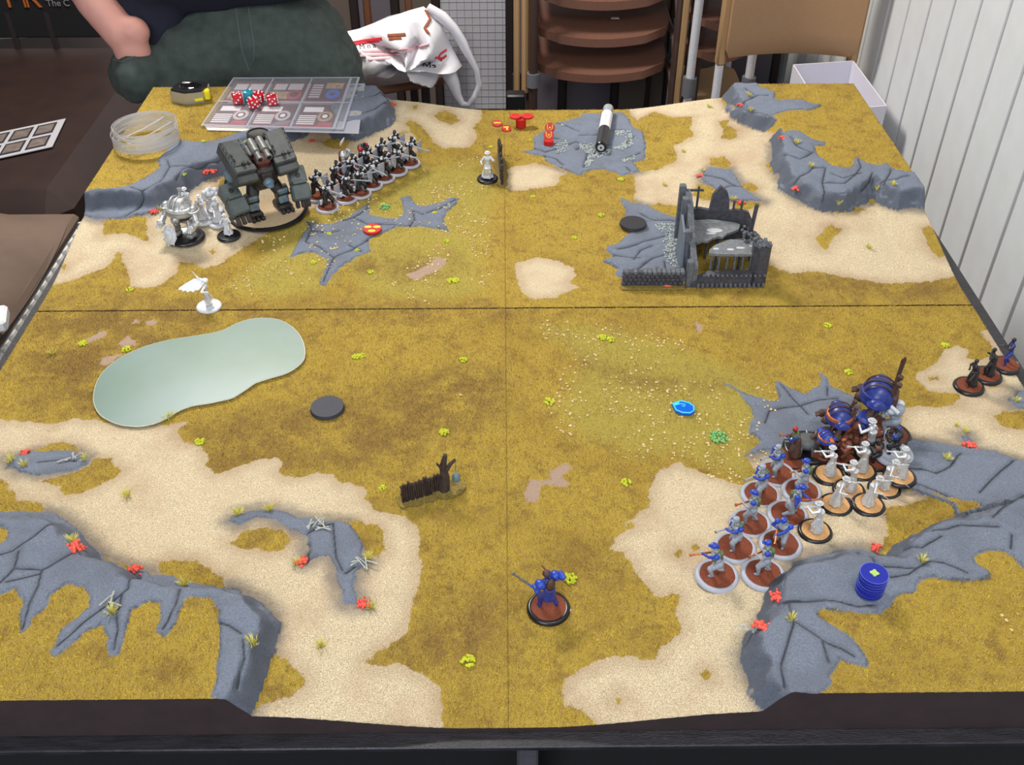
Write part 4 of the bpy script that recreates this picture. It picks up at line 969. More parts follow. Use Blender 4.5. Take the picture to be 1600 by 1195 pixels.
M_COP = mat('mini_copper', (196, 116, 74), .35, metal=.6, var=.3, nscale=300)
M_PEW = mat('bare_pewter', (214, 216, 218), .34, metal=.5, var=.16, nscale=260)
M_PEWD = mat('dull_pewter', (165, 166, 166), .38, metal=.5, var=.25, nscale=260)
M_GUN = mat('gunmetal', (112, 112, 116), .4, metal=.7, var=.3, nscale=300)
M_BROWN = mat('mini_dark_brown', (76, 52, 42), .55, var=.3, nscale=250)
M_RBRN = mat('mini_red_brown', (104, 56, 40), .55, var=.3, nscale=250)
M_BLKM = mat('mini_black', (34, 32, 36), .4, var=.3, nscale=250)
M_DGREY = mat('mini_dark_grey', (84, 88, 90), .5, var=.25, nscale=200)
M_TEAL = mat('mini_blue_grey', (98, 118, 128), .4, var=.3, nscale=150)
M_RED = mat('mini_red', (176, 34, 36), .45)
M_SKN = mat('mini_skin', (196, 150, 120), .5)
def base(t, dia, rim, top, h=4.0, par=None):
    r = dia / 2
    mb = mmb(); mb.lathe([(r * .96, 0), (r, .9), (r * .99, h * .5), (r * .94, h - .5), (r * .88, h), (r * .81, h), (r * .78, h - .5), (0.01, h - .5)], n=36); mb.obj('base', rim, t)
    if top:
        mb = mmb(); mb.lathe([(r * .80, h - .6), (r * .79, h - .1), (r * .5, h + .25), (.01, h + .2)], n=30, wob=.02); mb.obj('base_texture', top, t)
    return h
def cap(mb, a, b, ra, rb, n=None, nu=9):
    a, b = Vector(a), Vector(b); L_ = (b - a).length; n = n or max(2, int(L_ / max(.6, min(ra, rb)) * 1.1))
    for i in range(n + 1):
        f = i / n; mb.ell(a * (1 - f) + b * f, ra * (1 - f) + rb * f, nu=nu, nv=6)
def ik(S, T, l1, l2, hint):
    S, T = Vector(S), Vector(T); d = T - S; L_ = d.length
    if L_ > (l1 + l2) * .98: T = S + d.normalized() * (l1 + l2) * .98; d = T - S; L_ = d.length
    a = (l1 * l1 - l2 * l2 + L_ * L_) / (2 * L_); h = math.sqrt(max(0, l1 * l1 - a * a)); n = d.normalized()
    hv = Vector(hint); hv = (hv - n * hv.dot(n)).normalized()
    return S + n * a + hv * h, T
class Fig:
    """humanoid of height H facing +X; z measured from the top of the base"""
    def __init__(s, H=30, z0=4, lean=0.0, stance=5, bulk=1.0, fwd=2.5, crouch=0):
        s.H = H; u = H / 30.0; s.u = u; s.z0 = z0; s.b = bulk
        s.hip = Vector((0, 0, z0 + (14 - crouch) * u)); s.chest = s.hip + Vector((lean * 8, 0, 7.5)) * u; s.neck = s.chest + Vector((lean * 3, 0, 3.6)) * u
        s.head = s.neck + Vector((lean * 2 + .4, 0, 2.9)) * u
        s.fl = Vector((fwd * u, stance / 2 * u, z0)); s.fr = Vector((-fwd * u, -stance / 2 * u, z0))
        s.sl = s.chest + Vector((0, 3.3 * bulk, 1.6)) * u; s.sr = s.chest + Vector((0, -3.3 * bulk, 1.6)) * u
    def legs(s, mb):
        u = s.u
        for f, sy in ((s.fl, 1), (s.fr, -1)):
            h = s.hip + Vector((0, 1.6 * sy, -.5)) * u; kn, ft = ik(h, f + Vector((0, 0, 1.2 * u)), 7 * u, 7 * u, (1, .2 * sy, 0))
            cap(mb, h, kn, 2.0 * u * s.b, 1.5 * u * s.b); cap(mb, kn, ft, 1.5 * u * s.b, 1.15 * u)
            mb.ell(ft + Vector((1.1 * u, 0, -.5 * u)), (2.1 * u, 1.1 * u, .9 * u), nu=9, nv=6)
        return s
    def torso(s, mb, head=True):
        u, b = s.u, s.b
        mb.ell(s.hip, (2.2 * u * b, 2.9 * u * b, 2.2 * u)); mb.ell((s.hip + s.chest) / 2, (2.0 * u * b, 2.6 * u * b, 3.4 * u))
        mb.ell(s.chest, (2.4 * u * b, 3.4 * u * b, 3.0 * u)); cap(mb, s.chest, s.neck + Vector((0, 0, .6 * u)), 1.6 * u, 1.1 * u)
        if head:
            mb.ell(s.head, (1.75 * u, 1.5 * u, 1.95 * u)); mb.ell(s.head + Vector((1.7, 0, -.2)) * u, (.5 * u, .35 * u, .6 * u)); mb.ell(s.head + Vector((1.2, 0, -1.2)) * u, (.7 * u, .8 * u, .5 * u))
        return s
    def arms(s, mb, TL, TR, r=1.0):
        u = s.u
        for S, T, sy in ((s.sl, TL, 1), (s.sr, TR, -1)):
            e, T2 = ik(S, T, 5.6 * u, 5.4 * u, (-.2, sy * .8, -1)); cap(mb, S, e, 1.35 * u * r, 1.1 * u * r); cap(mb, e, T2, 1.1 * u * r, .85 * u * r)
            mb.ell(T2, (1.15 * u, .9 * u, 1.1 * u))
            for k in range(3): cap(mb, T2 + Vector((.5, sy * .3, .5 - .5 * k)) * u, T2 + Vector((1.3, -sy * .5, .4 - .5 * k)) * u, .36 * u, .3 * u, 2, 6)
        return s
def rifle(t, a, b, m1, m2, r=.55):
    """long gun from the butt a to the muzzle b"""
    a, b = Vector(a), Vector(b); d = (b - a); n = d.normalized(); mb = mmb()
    R_ = n.to_track_quat('X', 'Z').to_matrix()
    mb.box(a + d * .08, (d.length * .18, 1.2, 2.2), R_, bev=.3); mb.box(a + d * .30, (d.length * .30, 1.5, 1.6), R_, bev=.3); mb.obj('gun_stock', m2, t)
    mb = mmb(); mb.cyl(a + d * .35, b, r, r * .85, 8); mb.cyl(b - n * 1.5, b, r * 1.5, r * 1.5, 8); mb.cyl(a + d * .30 + R_ @ Vector((0, 0, 1.2)), a + d * .55 + R_ @ Vector((0, 0, 1.2)), .4, .4, 6)
    mb.obj('gun_barrel', m1, t)
def rifleman(label, pose, loc, rz, group):
    t = thing('rifle_figurine', label, 'figurine', loc, rz, group)
    h = base(t, 42, M_LIGHT, M_RUST, 4.0)
    f = Fig(42, h, lean=(.25, .1, .4)[pose], stance=6, bulk=1.42, fwd=3.5, crouch=(1, 0, 2)[pose])
    u = f.u; mb = mmb(); f.legs(mb).torso(mb)
    mb.lathe([(3.7, -6), (3.0, -2), (2.8, 1)], c=f.hip, n=14, sx=.95 * u, sy=1.05 * u)
    organic(mb, 'body', M_GREY, t, .00055, 3)
    hl = f.chest + Vector(((8.0, -1.0, 0.0), (7, 2, -3.0), (9, -1, -2))[pose]) * u; hr = f.chest + Vector(((3.0, -1.5, -.5), (2, -3, -4.0), (2.5, -3, -2))[pose]) * u
    mb = mmb(); f.arms(mb, hl, hr, 1.05); organic(mb, 'sleeved_arms', M_BLUE if pose != 1 else M_GREY, t, .0005, 3)
    d = (hl - hr).normalized(); rifle(t, hr - d * 8, hl + d * (12, 9, 12)[pose], M_GREY if pose == 0 else M_COP, M_GREY if pose == 0 else M_COP, 1.0)
    mb = mmb()
    for S in (f.sl, f.sr): mb.ell(S + Vector((0, 0, .6)), (3.1, 2.8, 2.8), nu=12, nv=8)
    mb.obj('shoulder_guard', M_BLUE, t)
    mb = mmb(); mb.lathe([(2.0*u, 0), (2.15*u, .4*u), (2.1*u, 1.0*u), (1.9*u, 2.2*u), (1.1*u, 2.8*u), (.05, 3.0*u)], c=f.head + Vector((0, 0, .6)), n=16, sx=1.15); mb.box(f.head + Vector((2.6*u, 0, .9*u)), (1.9*u, 2.6*u, .6), bev=.2); mb.obj('cap', M_GREY if pose == 0 else M_BLUE, t)
    mb = mmb(); mb.lathe([(3.2*u, -4*u), (3.6*u, 1.4*u), (3.5*u, 2.4*u), (2.0*u, 3.6*u)], c=f.chest - Vector((0, 0, 1)), n=14, sx=.8, sy=1.0); mb.box(f.chest + Vector((-3.6*u, 0, -1)), (2.2*u, 4.4*u, 5.5*u), bev=.7); mb.obj('coat_cape_and_pack', M_GREEN, t)
    return t
GR = 'grey and blue riflemen on pale rimmed rust bases'
RM = [(1120,901,0,3.0,'grey and blue rifleman nearest the picture bottom, leftmost base, aiming a copper gun left',2),
 (1192,899,0,2.9,'grey and blue rifleman touching the cliff rock, second of the nearest pair',1),
 (1148,858,0,3.5,'grey and blue rifleman with pale long gun directly behind the nearest leftmost one',0),
 (1219,852,0,-2.2,'grey and blue rifleman left of the lone silver coated figurine, gun turned away',2),
 (1172,820,0,2.8,'rifleman holding his gun low over the rust base, middle of the left file',1),
 (1230,806,0,-.25,'blue sleeved rifleman aiming right across the block, middle of the right file',2),
 (1188,775,0,3.6,'grey capped rifleman aiming a pale gun down left in the fourth rank',0),
 (1252,770,0,2.8,'green caped rifleman at the right edge of the block beside the silver figurines',1),
 (1212,743,0,3.6,'grey capped rifleman at the rear of the block beside the brown gunner',0)]
prot = {}
for px, py, _, rz, lab, pose in RM:
    p = G(px, py)
    if pose not in prot: prot[pose] = rifleman(lab, pose, p, rz, GR)
    else: dup(prot[pose], p, rz, lab, GR)
# ---- silver duellists in long coats
def coat_fig(label, loc, rz, group, dia=34, m=M_PEW, rim=M_BLKP, top=M_TANG, pose=0, H=38, name='silver_figurine', wpn='rifle'):
    t = thing(name, label, 'figurine', loc, rz, group)
    h = base(t, dia, rim, top, 4.0); f = Fig(H, h, lean=.15, stance=4, bulk=.95, fwd=2); u = f.u
    mb = mmb(); f.legs(mb).torso(mb)
    mb.lathe([(6.4 * u, h + 1.2), (5.4 * u, h + 5 * u), (3.9 * u, h + 10 * u), (2.6 * u, h + 16 * u), (3.2 * u, h + 21 * u)], c=(-.8, 0, 0), n=18, sx=.85, wob=.10)
    organic(mb, 'coated_body', m, t, .0006, 2)
    hl = f.chest + Vector(((8.5, 0, 2.0), (7, 5, 1.5))[pose]) * u; hr = f.chest + Vector(((3, -2, 1.0), (5, -6, -3))[pose]) * u
    mb = mmb(); f.arms(mb, hl, hr, 1.0); organic(mb, 'arms', m, t, .0005, 2)
    mb = mmb(); mb.lathe([(2.8 * u, 0), (2.9 * u, .4), (1.9 * u, .8), (1.8 * u, 2.4), (.9 * u, 2.7), (.05, 2.7)], c=f.head + Vector((0, 0, .8)), n=18, sx=1.15); mb.obj('brimmed_hat', m, t)
    if wpn == 'rifle':
        if pose == 0: d = (hl - hr).normalized(); rifle(t, hr - d * 3, hl + d * 9, m, m, .9)
        else:
            mb = mmb(); d = Vector((1, -.5, -.25)).normalized(); mb.cyl(hr, hr + d * 15, .55, .25, 6); mb.box(hr, (1, 3, 1), bev=.3); mb.obj('sword', M_PEWD, t)
            mb = mmb(); mb.cyl(hl, hl + Vector((6, 2, .5)), .7, .6, 8); mb.box(hl + Vector((0, 0, -1.2)), (1.2, .9, 2.4), bev=.3); mb.obj('pistol', m, t)
    elif wpn == 'staff':
        mb = mmb(); mb.cyl(hl + Vector((0, 0, -12)) * u, hl + Vector((.6, 0, 13)) * u, .5, .5, 8); mb.ell(hl + Vector((.6, 0, 14)) * u, (1.6, 1.2, 2.0)); mb.obj('staff', m, t)
    return t
GS = 'bare pewter coated figurines on black rimmed tan bases'
SM = [(1273,832,3.0,'lone pewter figurine standing in front of the others beside the rifle block',0),
 (1305,791,-.5,'left one of the two frontmost pewter figurines side by side, drawn sword',1),
 (1356,791,-.35,'right one of the two frontmost pewter figurines side by side, drawn sword',1),
 (1294,744,2.95,'leftmost pewter figurine of the rear rank, gun pointing left',0),
 (1326,768,2.7,'pewter figurine squeezed behind the two frontmost ones',0),
 (1344,738,2.9,'pewter figurine in the middle of the rear rank before the blue machines',0),
 (1381,765,-.4,'pewter figurine at the right end of the second rank, sword out',1),
 (1405,747,2.85,'rightmost pewter figurine of the rear rank, gun pointing left',0)]
prot = {}
for px, py, rz, lab, pose in SM:
    p = G(px, py)
    if pose not in prot: prot[pose] = coat_fig(lab, p, rz, GS, pose=pose)
    else: dup(prot[pose], p, rz, lab, GS)
coat_fig('tall pewter robed figurine standing among the blue machines, arm across', G(1352, 712), 2.2, None, 26, pose=1, H=46, wpn='none')
# brown gunner
t = thing('gunner_figurine', 'dark brown figurine aiming a copper gun left on a black rimmed rust base', 'figurine', G(1238, 718), 3.05)
h = base(t, 44, M_BLKP, M_RUST, 4); f = Fig(42, h, lean=.2, stance=6, bulk=1.2)
mb = mmb(); f.legs(mb).torso(mb); mb.lathe([(8, h + 4), (6, h + 15), (4.4, h + 27)], c=(-1, 0, 0), n=14, sx=.8, wob=.1); organic(mb, 'coated_body', M_BROWN, t, .0006, 2)
hl = f.chest + Vector((9, 0, 1)); hr = f.chest + Vector((3, -2, 0)); mb = mmb(); f.arms(mb, hl, hr, 1.1); organic(mb, 'arms', M_DBLUE, t, .0005, 2)
d = (hl - hr).normalized(); rifle(t, hr - d * 4, hl + d * 9, M_COP, M_RBRN, 1.0)
mb = mmb(); mb.lathe([(5.2, -1), (5.6, 2), (3.4, 5)], c=f.chest, n=14, sx=.85, sy=1.1); mb.obj('olive_cape', M_GREEN, t)
mb = mmb(); mb.ell(f.head + Vector((0, 0, 1.4)), (3.0, 2.7, 2.3)); mb.box(f.head + Vector((0, 0, 3.8)), (.7, .6, 2.4), bev=.2); mb.obj('plumed_helmet', M_RED, t)
# ---- three dark figurines by the right edge
GD = 'three dark figurines at the right board edge'
for i, (px, py, rz, lab) in enumerate([(1513, 606, 3.4, 'dark cloaked figurine nearest of the three by the right board edge'), (1541, 589, 2.8, 'dark figurine in the middle of the three by the right edge, raised weapon'), (1571, 573, 3.1, 'dark blue figurine furthest right of three, arm stretched to the left')]):
    t = thing('cloaked_figurine', lab, 'figurine', G(px, py), rz, GD)
    h = base(t, 36, M_BLKP, M_RUST, 4.5); f = Fig(38, h, lean=.1, stance=5)
    mb = mmb(); f.legs(mb).torso(mb)
    if i < 2: mb.lathe([(8, h + 1.5), (5.6, h + 10), (4.2, h + 21), (3.8, h + 27)], c=(-2.2, 0, 0), n=16, sx=.7, wob=.12)
    organic(mb, 'body', M_BLKM if i != 2 else M_DBLUE, t, .0006, 2)
    mb = mmb(); f.arms(mb, f.chest + Vector(((4, 3, -5), (4, 5, 6), (10, 1, 1))[i]), f.chest + Vector(((3, -4, -6), (5, -4, 0), (3, -4, -4))[i])); organic(mb, 'arms', M_BLKM, t, .0005, 2)
    if i: 
        q = f.chest + Vector(((4, 5, 6), (10, 1, 1))[i - 1]); mb = mmb(); mb.cyl(q, q + Vector(((0, 0, 7), (7, 0, .5))[i - 1]), .6, .5, 8); mb.obj('weapon', M_GUN, t)
    mb = mmb(); mb.ell(f.head + Vector((-.3, 0, .4)), (2.7, 2.4, 2.7)); mb.obj('hood', M_BLKM, t)
# ---- lone blue figure with a long gun
t = thing('armoured_figurine', 'lone blue armoured figurine with brown hood and long gun near the front seam', 'figurine', G(857, 952), 2.2)
h = base(t, 41, M_BLKP, M_RUST, 4.5)
mb = mmb(); mb.cyl((-15, -13.8, 2.2), (-15.2, -14.2, 4.8), .5, .5, 6); mb.obj('white_facing_mark', M_WHITE, t)
f = Fig(44, h, lean=.25, stance=9, bulk=1.5, fwd=3)
mb = mmb(); f.legs(mb).torso(mb); mb.lathe([(7, h + 13), (6.2, h + 18), (5.4, h + 27)], c=(-1, 0, 0), n=14, sx=.8, wob=.08); organic(mb, 'body', M_DBLUE, t, .0006, 2)
hl = f.chest + Vector((7, 10, -4)); hr = f.chest + Vector((10, -7, 1)); mb = mmb(); f.arms(mb, hl, hr, 1.5); organic(mb, 'armoured_arms', M_BLUE, t, .0006, 2)
mb = mmb(); 
for S, sy in ((f.sl, 1), (f.sr, -1)): mb.ell(S + Vector((-.4, sy * 1.4, 1)), (5.6, 4.8, 4.6), nu=16, nv=10)
mb.box(f.sr + Vector((-5, -5, 3)), (11, 6, 6), Euler((0, .2, -.3)), bev=1.8); mb.obj('shoulder_armour', M_BLUE, t)
mb = mmb(); mb.ell(f.head + Vector((-.5, 0, .6)), (4.0, 3.5, 3.6), nu=14); mb.ell(f.chest + Vector((-4.8, 0, 1)), (3.6, 4.8, 7)); mb.obj('hood_and_pack', M_BROWN, t)
rifle(t, hl + Vector((-4, 1, -1)), hl + Vector((20, 9, 4)), M_GUN, M_BLUE, 1.1)
mb = mmb(); mb.cyl(hr, hr + Vector((7, 0, 1)), 1.0, .8, 10); mb.obj('pistol', M_RBRN, t)

# ================================================================ BLUE STEAM MACHINES
def steam_machine(name, label, loc, rz, dia, S, hull=M_DBLUE, top=M_RUST, band=M_COP, sword=False, boxy=False, arms=True, stacks=2):
    t = thing(name, label, 'war machine', loc, rz); h = base(t, dia, M_BLKP, top, 5)
    z = h
    for sy in (-1, 1):
        mb = mmb(); mb.box((2 * S, sy * 7 * S, z + 2 * S), (9 * S, 6.5 * S, 4 * S), bev=1.2 * S); mb.box((0, sy * 7 * S, z + 6 * S), (5 * S, 4.5 * S, 7 * S), Euler((0, -.25, 0)), bev=S)
        mb.cyl((1 * S, sy * 7 * S, z + 9 * S), (-1 * S, sy * 4.5 * S, z + 15 * S), 2.2 * S, 2.6 * S, 10); mb.ell((1.2 * S, sy * 7 * S, z + 9.5 * S), 2.6 * S); mb.obj('leg', M_BROWN, t)
    mb = mmb(); mb.box((0, 0, z + 15.5 * S), (7 * S, 11 * S, 5 * S), bev=1.5 * S); mb.obj('pelvis', M_BROWN, t)
    c = Vector((0, 0, z + 25 * S)); mb = mmb()
    if boxy:
        mb.box(c, (15 * S, 17 * S, 14 * S), bev=3.2 * S); mb.box(c + Vector((6, 0, 4)) * S, (6 * S, 13 * S, 5 * S), Euler((0, .4, 0)), bev=1.5 * S)
    else:
        mb.ell(c, (10.5 * S, 12 * S, 11 * S), nu=28, nv=12, half=True); mb.lathe([(10.5 * S, -3.2 * S), (12.6 * S, -2.6 * S), (13.0 * S, -1.2 * S), (12.4 * S, .4 * S), (10.6 * S, .8 * S)], c=c, n=32, sx=.9)
    mb.obj('hull', hull, t)
    mb = mmb(); 
    for k in range(1): mb.lathe([(11.4 * S, -1.5 * S), (12.4 * S, -1.2 * S), (12.0 * S, 1.3 * S), (10.8 * S, 1.8 * S)], c=c + Vector((.2, 0, 2.8)) * S, n=28, sx=.88)
    if not boxy: mb.obj('copper_band', band, t)
    mb = mmb(); 
    for k in range(-2, 3): mb.ell(c + Vector((10.8 * math.cos(k * .35), 11.8 * math.sin(k * .35), -1.2)) * S, .7 * S, nu=8, nv=6)
    mb.obj('rivets', M_PEW, t)
    mb = mmb()
    for a_ in (-.5, 0, .5):
        mb.tube([c + Vector((10.0 * S * math.cos(b_) * math.cos(a_), 11.0 * S * math.sin(a_) , (3 + 8.6 * math.sin(b_)) * S)) for b_ in [PI * k / 12 for k in range(13)]], .55 * S, 6)
    if not boxy: mb.obj('hull_ribs', band if band is M_PEW else M_BROWN, t)
    mb = mmb()
    for k in range(4): mb.box(c + Vector((8.2, 0, 5 - k * 3.2)) * S, (1.2 * S, 9 * S, .8 * S), bev=.2)
    if boxy: mb.obj('white_grille', M_WHITE, t)
    mb = mmb(); mb.ell(c + Vector((0, 0, -2)) * S, (9.4 * S, 10.6 * S, 8 * S), nu=22, nv=12); mb.obj('lower_hull', M_BROWN if not boxy else hull, t)
    mb = mmb(); mb.ell(c + Vector((9.5, 0, -4.5)) * S, (4.0 * S, 4.0 * S, 3.6 * S)); mb.box(c + Vector((12.2, 0, -5.5)) * S, (3 * S, 3.5 * S, 2.6 * S), bev=.6 * S); mb.obj('head', M_BROWN, t)
    mb = mmb()
    for k in range(stacks): 
        sy = (-1, 1, 0)[k]; a = c + Vector((-7, sy * 4, 5)) * S; mb.cyl(a, a + Vector((-3, 0, 9)) * S, 1.5 * S, 1.3 * S, 12); mb.cyl(a + Vector((-2.7, 0, 8)) * S, a + Vector((-3.1, 0, 10)) * S, 2.0 * S, 2.0 * S, 12)
    mb.box(c + Vector((-8.5, 0, 0)) * S, (7 * S, 12 * S, 10 * S), bev=1.5 * S); mb.obj('boiler_and_stacks', M_GUN if boxy else M_BROWN, t)
    if arms:
        for sy in (-1, 1):
            s0 = c + Vector((0, sy * 13, 1)) * S; el = c + Vector((3, sy * 16.5, -8)) * S; ha = c + Vector((10, sy * 15, -10)) * S
            mb = mmb(); mb.cyl(s0, el, 2.4 * S, 2.2 * S, 10); mb.ell(el, 2.9 * S); mb.cyl(el, ha, 2.6 * S, 3.0 * S, 10); mb.box(ha, (6 * S, 6 * S, 6 * S), bev=1.2 * S)
            for k in range(3): mb.box(ha + Vector((4, (k - 1) * 2.0, -1)) * S, (4 * S, 1.4 * S, 1.6 * S), Euler((0, .5, 0)), bev=.3 * S)
            ao = mb.obj('arm', M_BROWN, t)
            mb = mmb(); mb.ell(s0 + Vector((0, sy * .5, .6)) * S, (5.2 * S, 4.0 * S, 4.2 * S), nu=18, nv=12, half=True); mb.lathe([(5.4 * S, 0), (6.0 * S, .3 * S), (6.0 * S, 1.4 * S), (5.4 * S, 1.6 * S)], c=s0 + Vector((0, sy * .5, -.2)) * S, n=18, sy=.8); so = mb.obj('shoulder_shell', hull, ao)
        if sword:
            mb = mmb(); b0 = c + Vector((10, -15, -10)) * S
            hp = c + Vector((-9, -13, 2)) * S; mb.prism([(0, -1.8), (34, -2.6), (40, .6), (36, 2.4), (0, 1.8)], -.7, .7, Euler((0, -1.5, 1.9)).to_matrix(), hp); mb.box(hp, (2.4, 9, 2.6), Euler((0, 0, .4)), bev=.5); mb.cyl(b0, hp, 1.5, 1.5, 8)
            mb.obj('great_sword', M_BROWN, t)
    return t
steam_machine('steam_machine', 'blue round shouldered steam machine with copper band, left rear of the army', G(1301, 692), 3.0, 48, 1.32, stacks=2)
steam_machine('steam_machine', 'tallest blue steam machine holding a brown great sword upright, at the back', G(1357, 668), 2.75, 50, 1.72, band=M_DBLUE, sword=True, stacks=2)
steam_machine('steam_machine', 'dark blue boxy steam machine with white striped front between two rounder ones', G(1341, 690), 2.5, 40, 1.02, hull=M_DBLUE, boxy=True, stacks=1)
steam_machine('steam_machine', 'small blue headed steam machine crouching in front of the copper banded one', G(1284, 712), 3.4, 34, .82, hull=M_BLUE, stacks=1)
# brown rocky lump carried between them
t = thing('clump_figurine', 'rough red brown flocked clump on a black base amid the blue machines', 'figurine', G(1321, 706), 0)
h = base(t, 24, M_BLKP, M_RUST, 4); mb = mmb()
for i in range(16): mb.ell((random.uniform(-7, 7), random.uniform(-7, 7), h + 12 + random.uniform(0, 20)), random.uniform(3, 5.5), nu=9, nv=7)
mb.cyl((0, 0, h), (0, 0, h + 16), 5, 5, 10); organic(mb, 'rough_clump', M_RBRN, t, .0008, 1, (.0012, .002))
# flat patterned base with grey machine lying low
t = thing('spider_machine', 'low grey steel plated machine on a wide black base left of the blue machines', 'war machine', G(1262, 702), 3.1, sc=1.25)
h = base(t, 44, M_BLKP, None, 4); mb = mmb(); mb.ell((2, 0, h + 5), (13, 10, 6), nu=20, nv=12)
for k in range(4): mb.box((2 - 5 + k * 3.6, 0, h + 9.5 - abs(k - 1.5)), (1.2, 13, 1.4), Euler((0, .1 * (k - 1.5), 0)), bev=.3)
mb.obj('plated_shell', M_DGREY, t); mb = mmb()
for sy in (-1, 1):
    for x in (-7, 0, 8): mb.tube([(x, sy * 8, h + 5), (x * 1.2, sy * 13, h + 6), (x * 1.3, sy * 15, h + .5)], [1.2, 1.0, .7], 7)
mb.obj('legs', M_GUN, t)
mb = mmb(); mb.ell((15, 0, h + 6), (3, 3, 3)); mb.cyl((15, 2, h + 6), (22, 2, h + 6.5), .9, .8, 8); mb.cyl((15, -2, h + 6), (22, -2, h + 6.5), .9, .8, 8); mb.obj('gun_head', M_PEWD, t)
# grey and white hulking pair at the right of the block
def brute(name, label, loc, rz, dia, S, m, rim, top, wpn, m2=None, cat='figurine'):
    t = thing(name, label, cat, loc, rz); h = base(t, dia, rim, top, 4.5); f = Fig(32 * S, h, lean=.35, stance=9, bulk=1.7, fwd=3, crouch=2)
    mb = mmb(); f.legs(mb).torso(mb); mb.ell(f.chest + Vector((-2.5, 0, 1.5)) * S, (4.2 * S, 6 * S, 4.4 * S)); organic(mb, 'body', m, t, .0007, 2)
    hl = f.chest + Vector((7, 5, 1)) * S; hr = f.chest + Vector((6, -6, -4)) * S; mb = mmb(); f.arms(mb, hl, hr, 1.9); organic(mb, 'arms', m, t, .0006, 2)
    mb = mmb()
    for q in (f.sl, f.sr): mb.ell(q + Vector((0, 0, 1)) * S, (3.4 * S, 3.0 * S, 2.8 * S))
    mb.obj('shoulder_plate', m2 or m, t)
    mb = mmb()
    if wpn == 'cannon': mb.cyl(f.sl + Vector((-6, 1, 3)) * S, f.sl + Vector((9, 1, 8)) * S, 1.6 * S, 1.4 * S, 12); mb.cyl(f.sl + Vector((7, 1, 7.3)) * S, f.sl + Vector((10, 1, 8.3)) * S, 2.0 * S, 2.0 * S, 12); mb.obj('cannon', M_WHITE, t)
    if wpn == 'hammer': mb.cyl(hr + Vector((-6, 0, -5)) * S, hr + Vector((8, 0, 8)) * S, .7, .7, 8); mb.box(hr + Vector((8, 0, 8)) * S, (4 * S, 8 * S, 4 * S), Euler((0, -.8, 0)), bev=.6); mb.obj('hammer', m2 or m, t)
    if wpn == 'bow': mb.tube([hl + Vector((0, 0, 9 * math.cos(a))) + Vector((3 * math.sin(a), 0, 0)) for a in [PI * k / 10 for k in range(11)]], .35, 6); mb.cyl(hl + Vector((0, 0, 9)), hl + Vector((0, 0, -9)), .15, .15, 5); mb.obj('bow', M_WHITE, t)
    return t
brute('hulking_figurine', 'pale grey hulking figurine with white cannon on its shoulder, right rear', G(1392, 682), 2.3, 44, 1.5, M_GREY, M_BLKP, M_RUST, 'cannon', M_WHITE)
brute('cavalier_figurine', 'black and dark blue figurine with white trim and thin bow right of the machines', G(1396, 712), 2.6, 42, 1.15, M_BLKM, M_LIGHT, None, 'bow', M_DBLUE)
brute('mechanic_figurine', 'copper and blue trimmed crew figurine in front of the blue machines', G(1318, 722), 3.3, 30, .98, M_RBRN, M_BLKP, M_RUST, 'hammer', M_COP)
brute('mechanic_figurine', 'dark crew figurine with rust hammer head between the pewter robed ones', G(1368, 725), 2.9, 30, .98, M_BLKM, M_BLKP, M_RUST, 'hammer', M_RBRN)
brute('mechanic_figurine', 'silver and blue crew figurine squeezed under the round blue machine', G(1302, 712), 2.6, 30, .98, M_GUN, M_BLKP, M_RUST, 'none', M_BLUE)
# ================================================================ COLOSSAL GREY MACHINE
CX = G(418, 331)
t = thing('colossal_machine', 'huge dark grey war machine with twin cannons on a black ringed sand base', 'war machine', CX, math.radians(-58))
mb = mmb(); mb.lathe([(58, 0), (60, 1), (60, 3.5), (57.5, 5), (55, 5), (54, 4)], n=64); mb.v = mb.v; mb.f = mb.f[:-2]; mb.mi = mb.mi[:-2]; mb.obj('base_ring', M_BLKP, t)
mb = mmb(); mb.lathe([(55.5, .5), (55.3, 3.8), (30, 4.4), (.01, 4.2)], n=60); mb.obj('base_texture', mat('sand_basing', (196, 172, 138), .9, var=.2, nscale=700, bump=.0008, bscale=1300), t)
M_HULL = mat('colossal_grey_paint', (72, 76, 76), .5, var=.22, nscale=90, bump=.0002, bscale=900); M_HDK = mat('colossal_dark_metal', (56, 52, 50), .5, metal=.3, var=.35, nscale=120)
M_INN = mat('colossal_red_brown', (98, 52, 48), .6, var=.3, nscale=120)
z = 4
for sy in (-1, 1):
    mb = mmb(); mb.box((6, sy * 23, z + 5), (32, 22, 10), bev=3)
    for k in (-1, 0, 1): mb.box((23, sy * 23 + k * 7, z + 3.5), (13, 5.5, 7), Euler((0, .2, 0)), bev=1.2)
    mb.box((2, sy * 23, z + 18), (16, 15, 24), Euler((0, -.3, 0)), bev=3); mb.cyl((8, sy * 23 - 9, z + 28), (8, sy * 23 + 9, z + 28), 9, 9, 16); mb.cyl((7, sy * 21, z + 28), (-2, sy * 13, z + 46), 9, 10, 12)
    mb.cyl((-2, sy * 23, z + 10), (-11, sy * 18, z + 36), 2.5, 2.5, 8); lo_ = mb.obj('leg', M_HDK, t)
    mb = mmb(); mb.box((14.5, sy * 23, z + 20), (4, 15, 16), Euler((0, -.3, 0)), bev=1.5); mb.obj('shin_plate', M_TEAL, lo_)
    mb = mmb(); mb.box((16, sy * 23, z + 31), (5, 16, 9), Euler((0, .2, 0)), bev=2); mb.obj('knee_plate', M_TEAL, lo_)
mb = mmb(); mb.box((0, 0, z + 46), (26, 38, 18), bev=5); mb.obj('pelvis', M_HDK, t)
mb = mmb(); mb.ell((0, 0, z + 64), (27, 28, 22), nu=22, nv=14); mb.box((-10, 0, z + 76), (34, 52, 34), bev=6); mb.obj('torso', M_HDK, t)
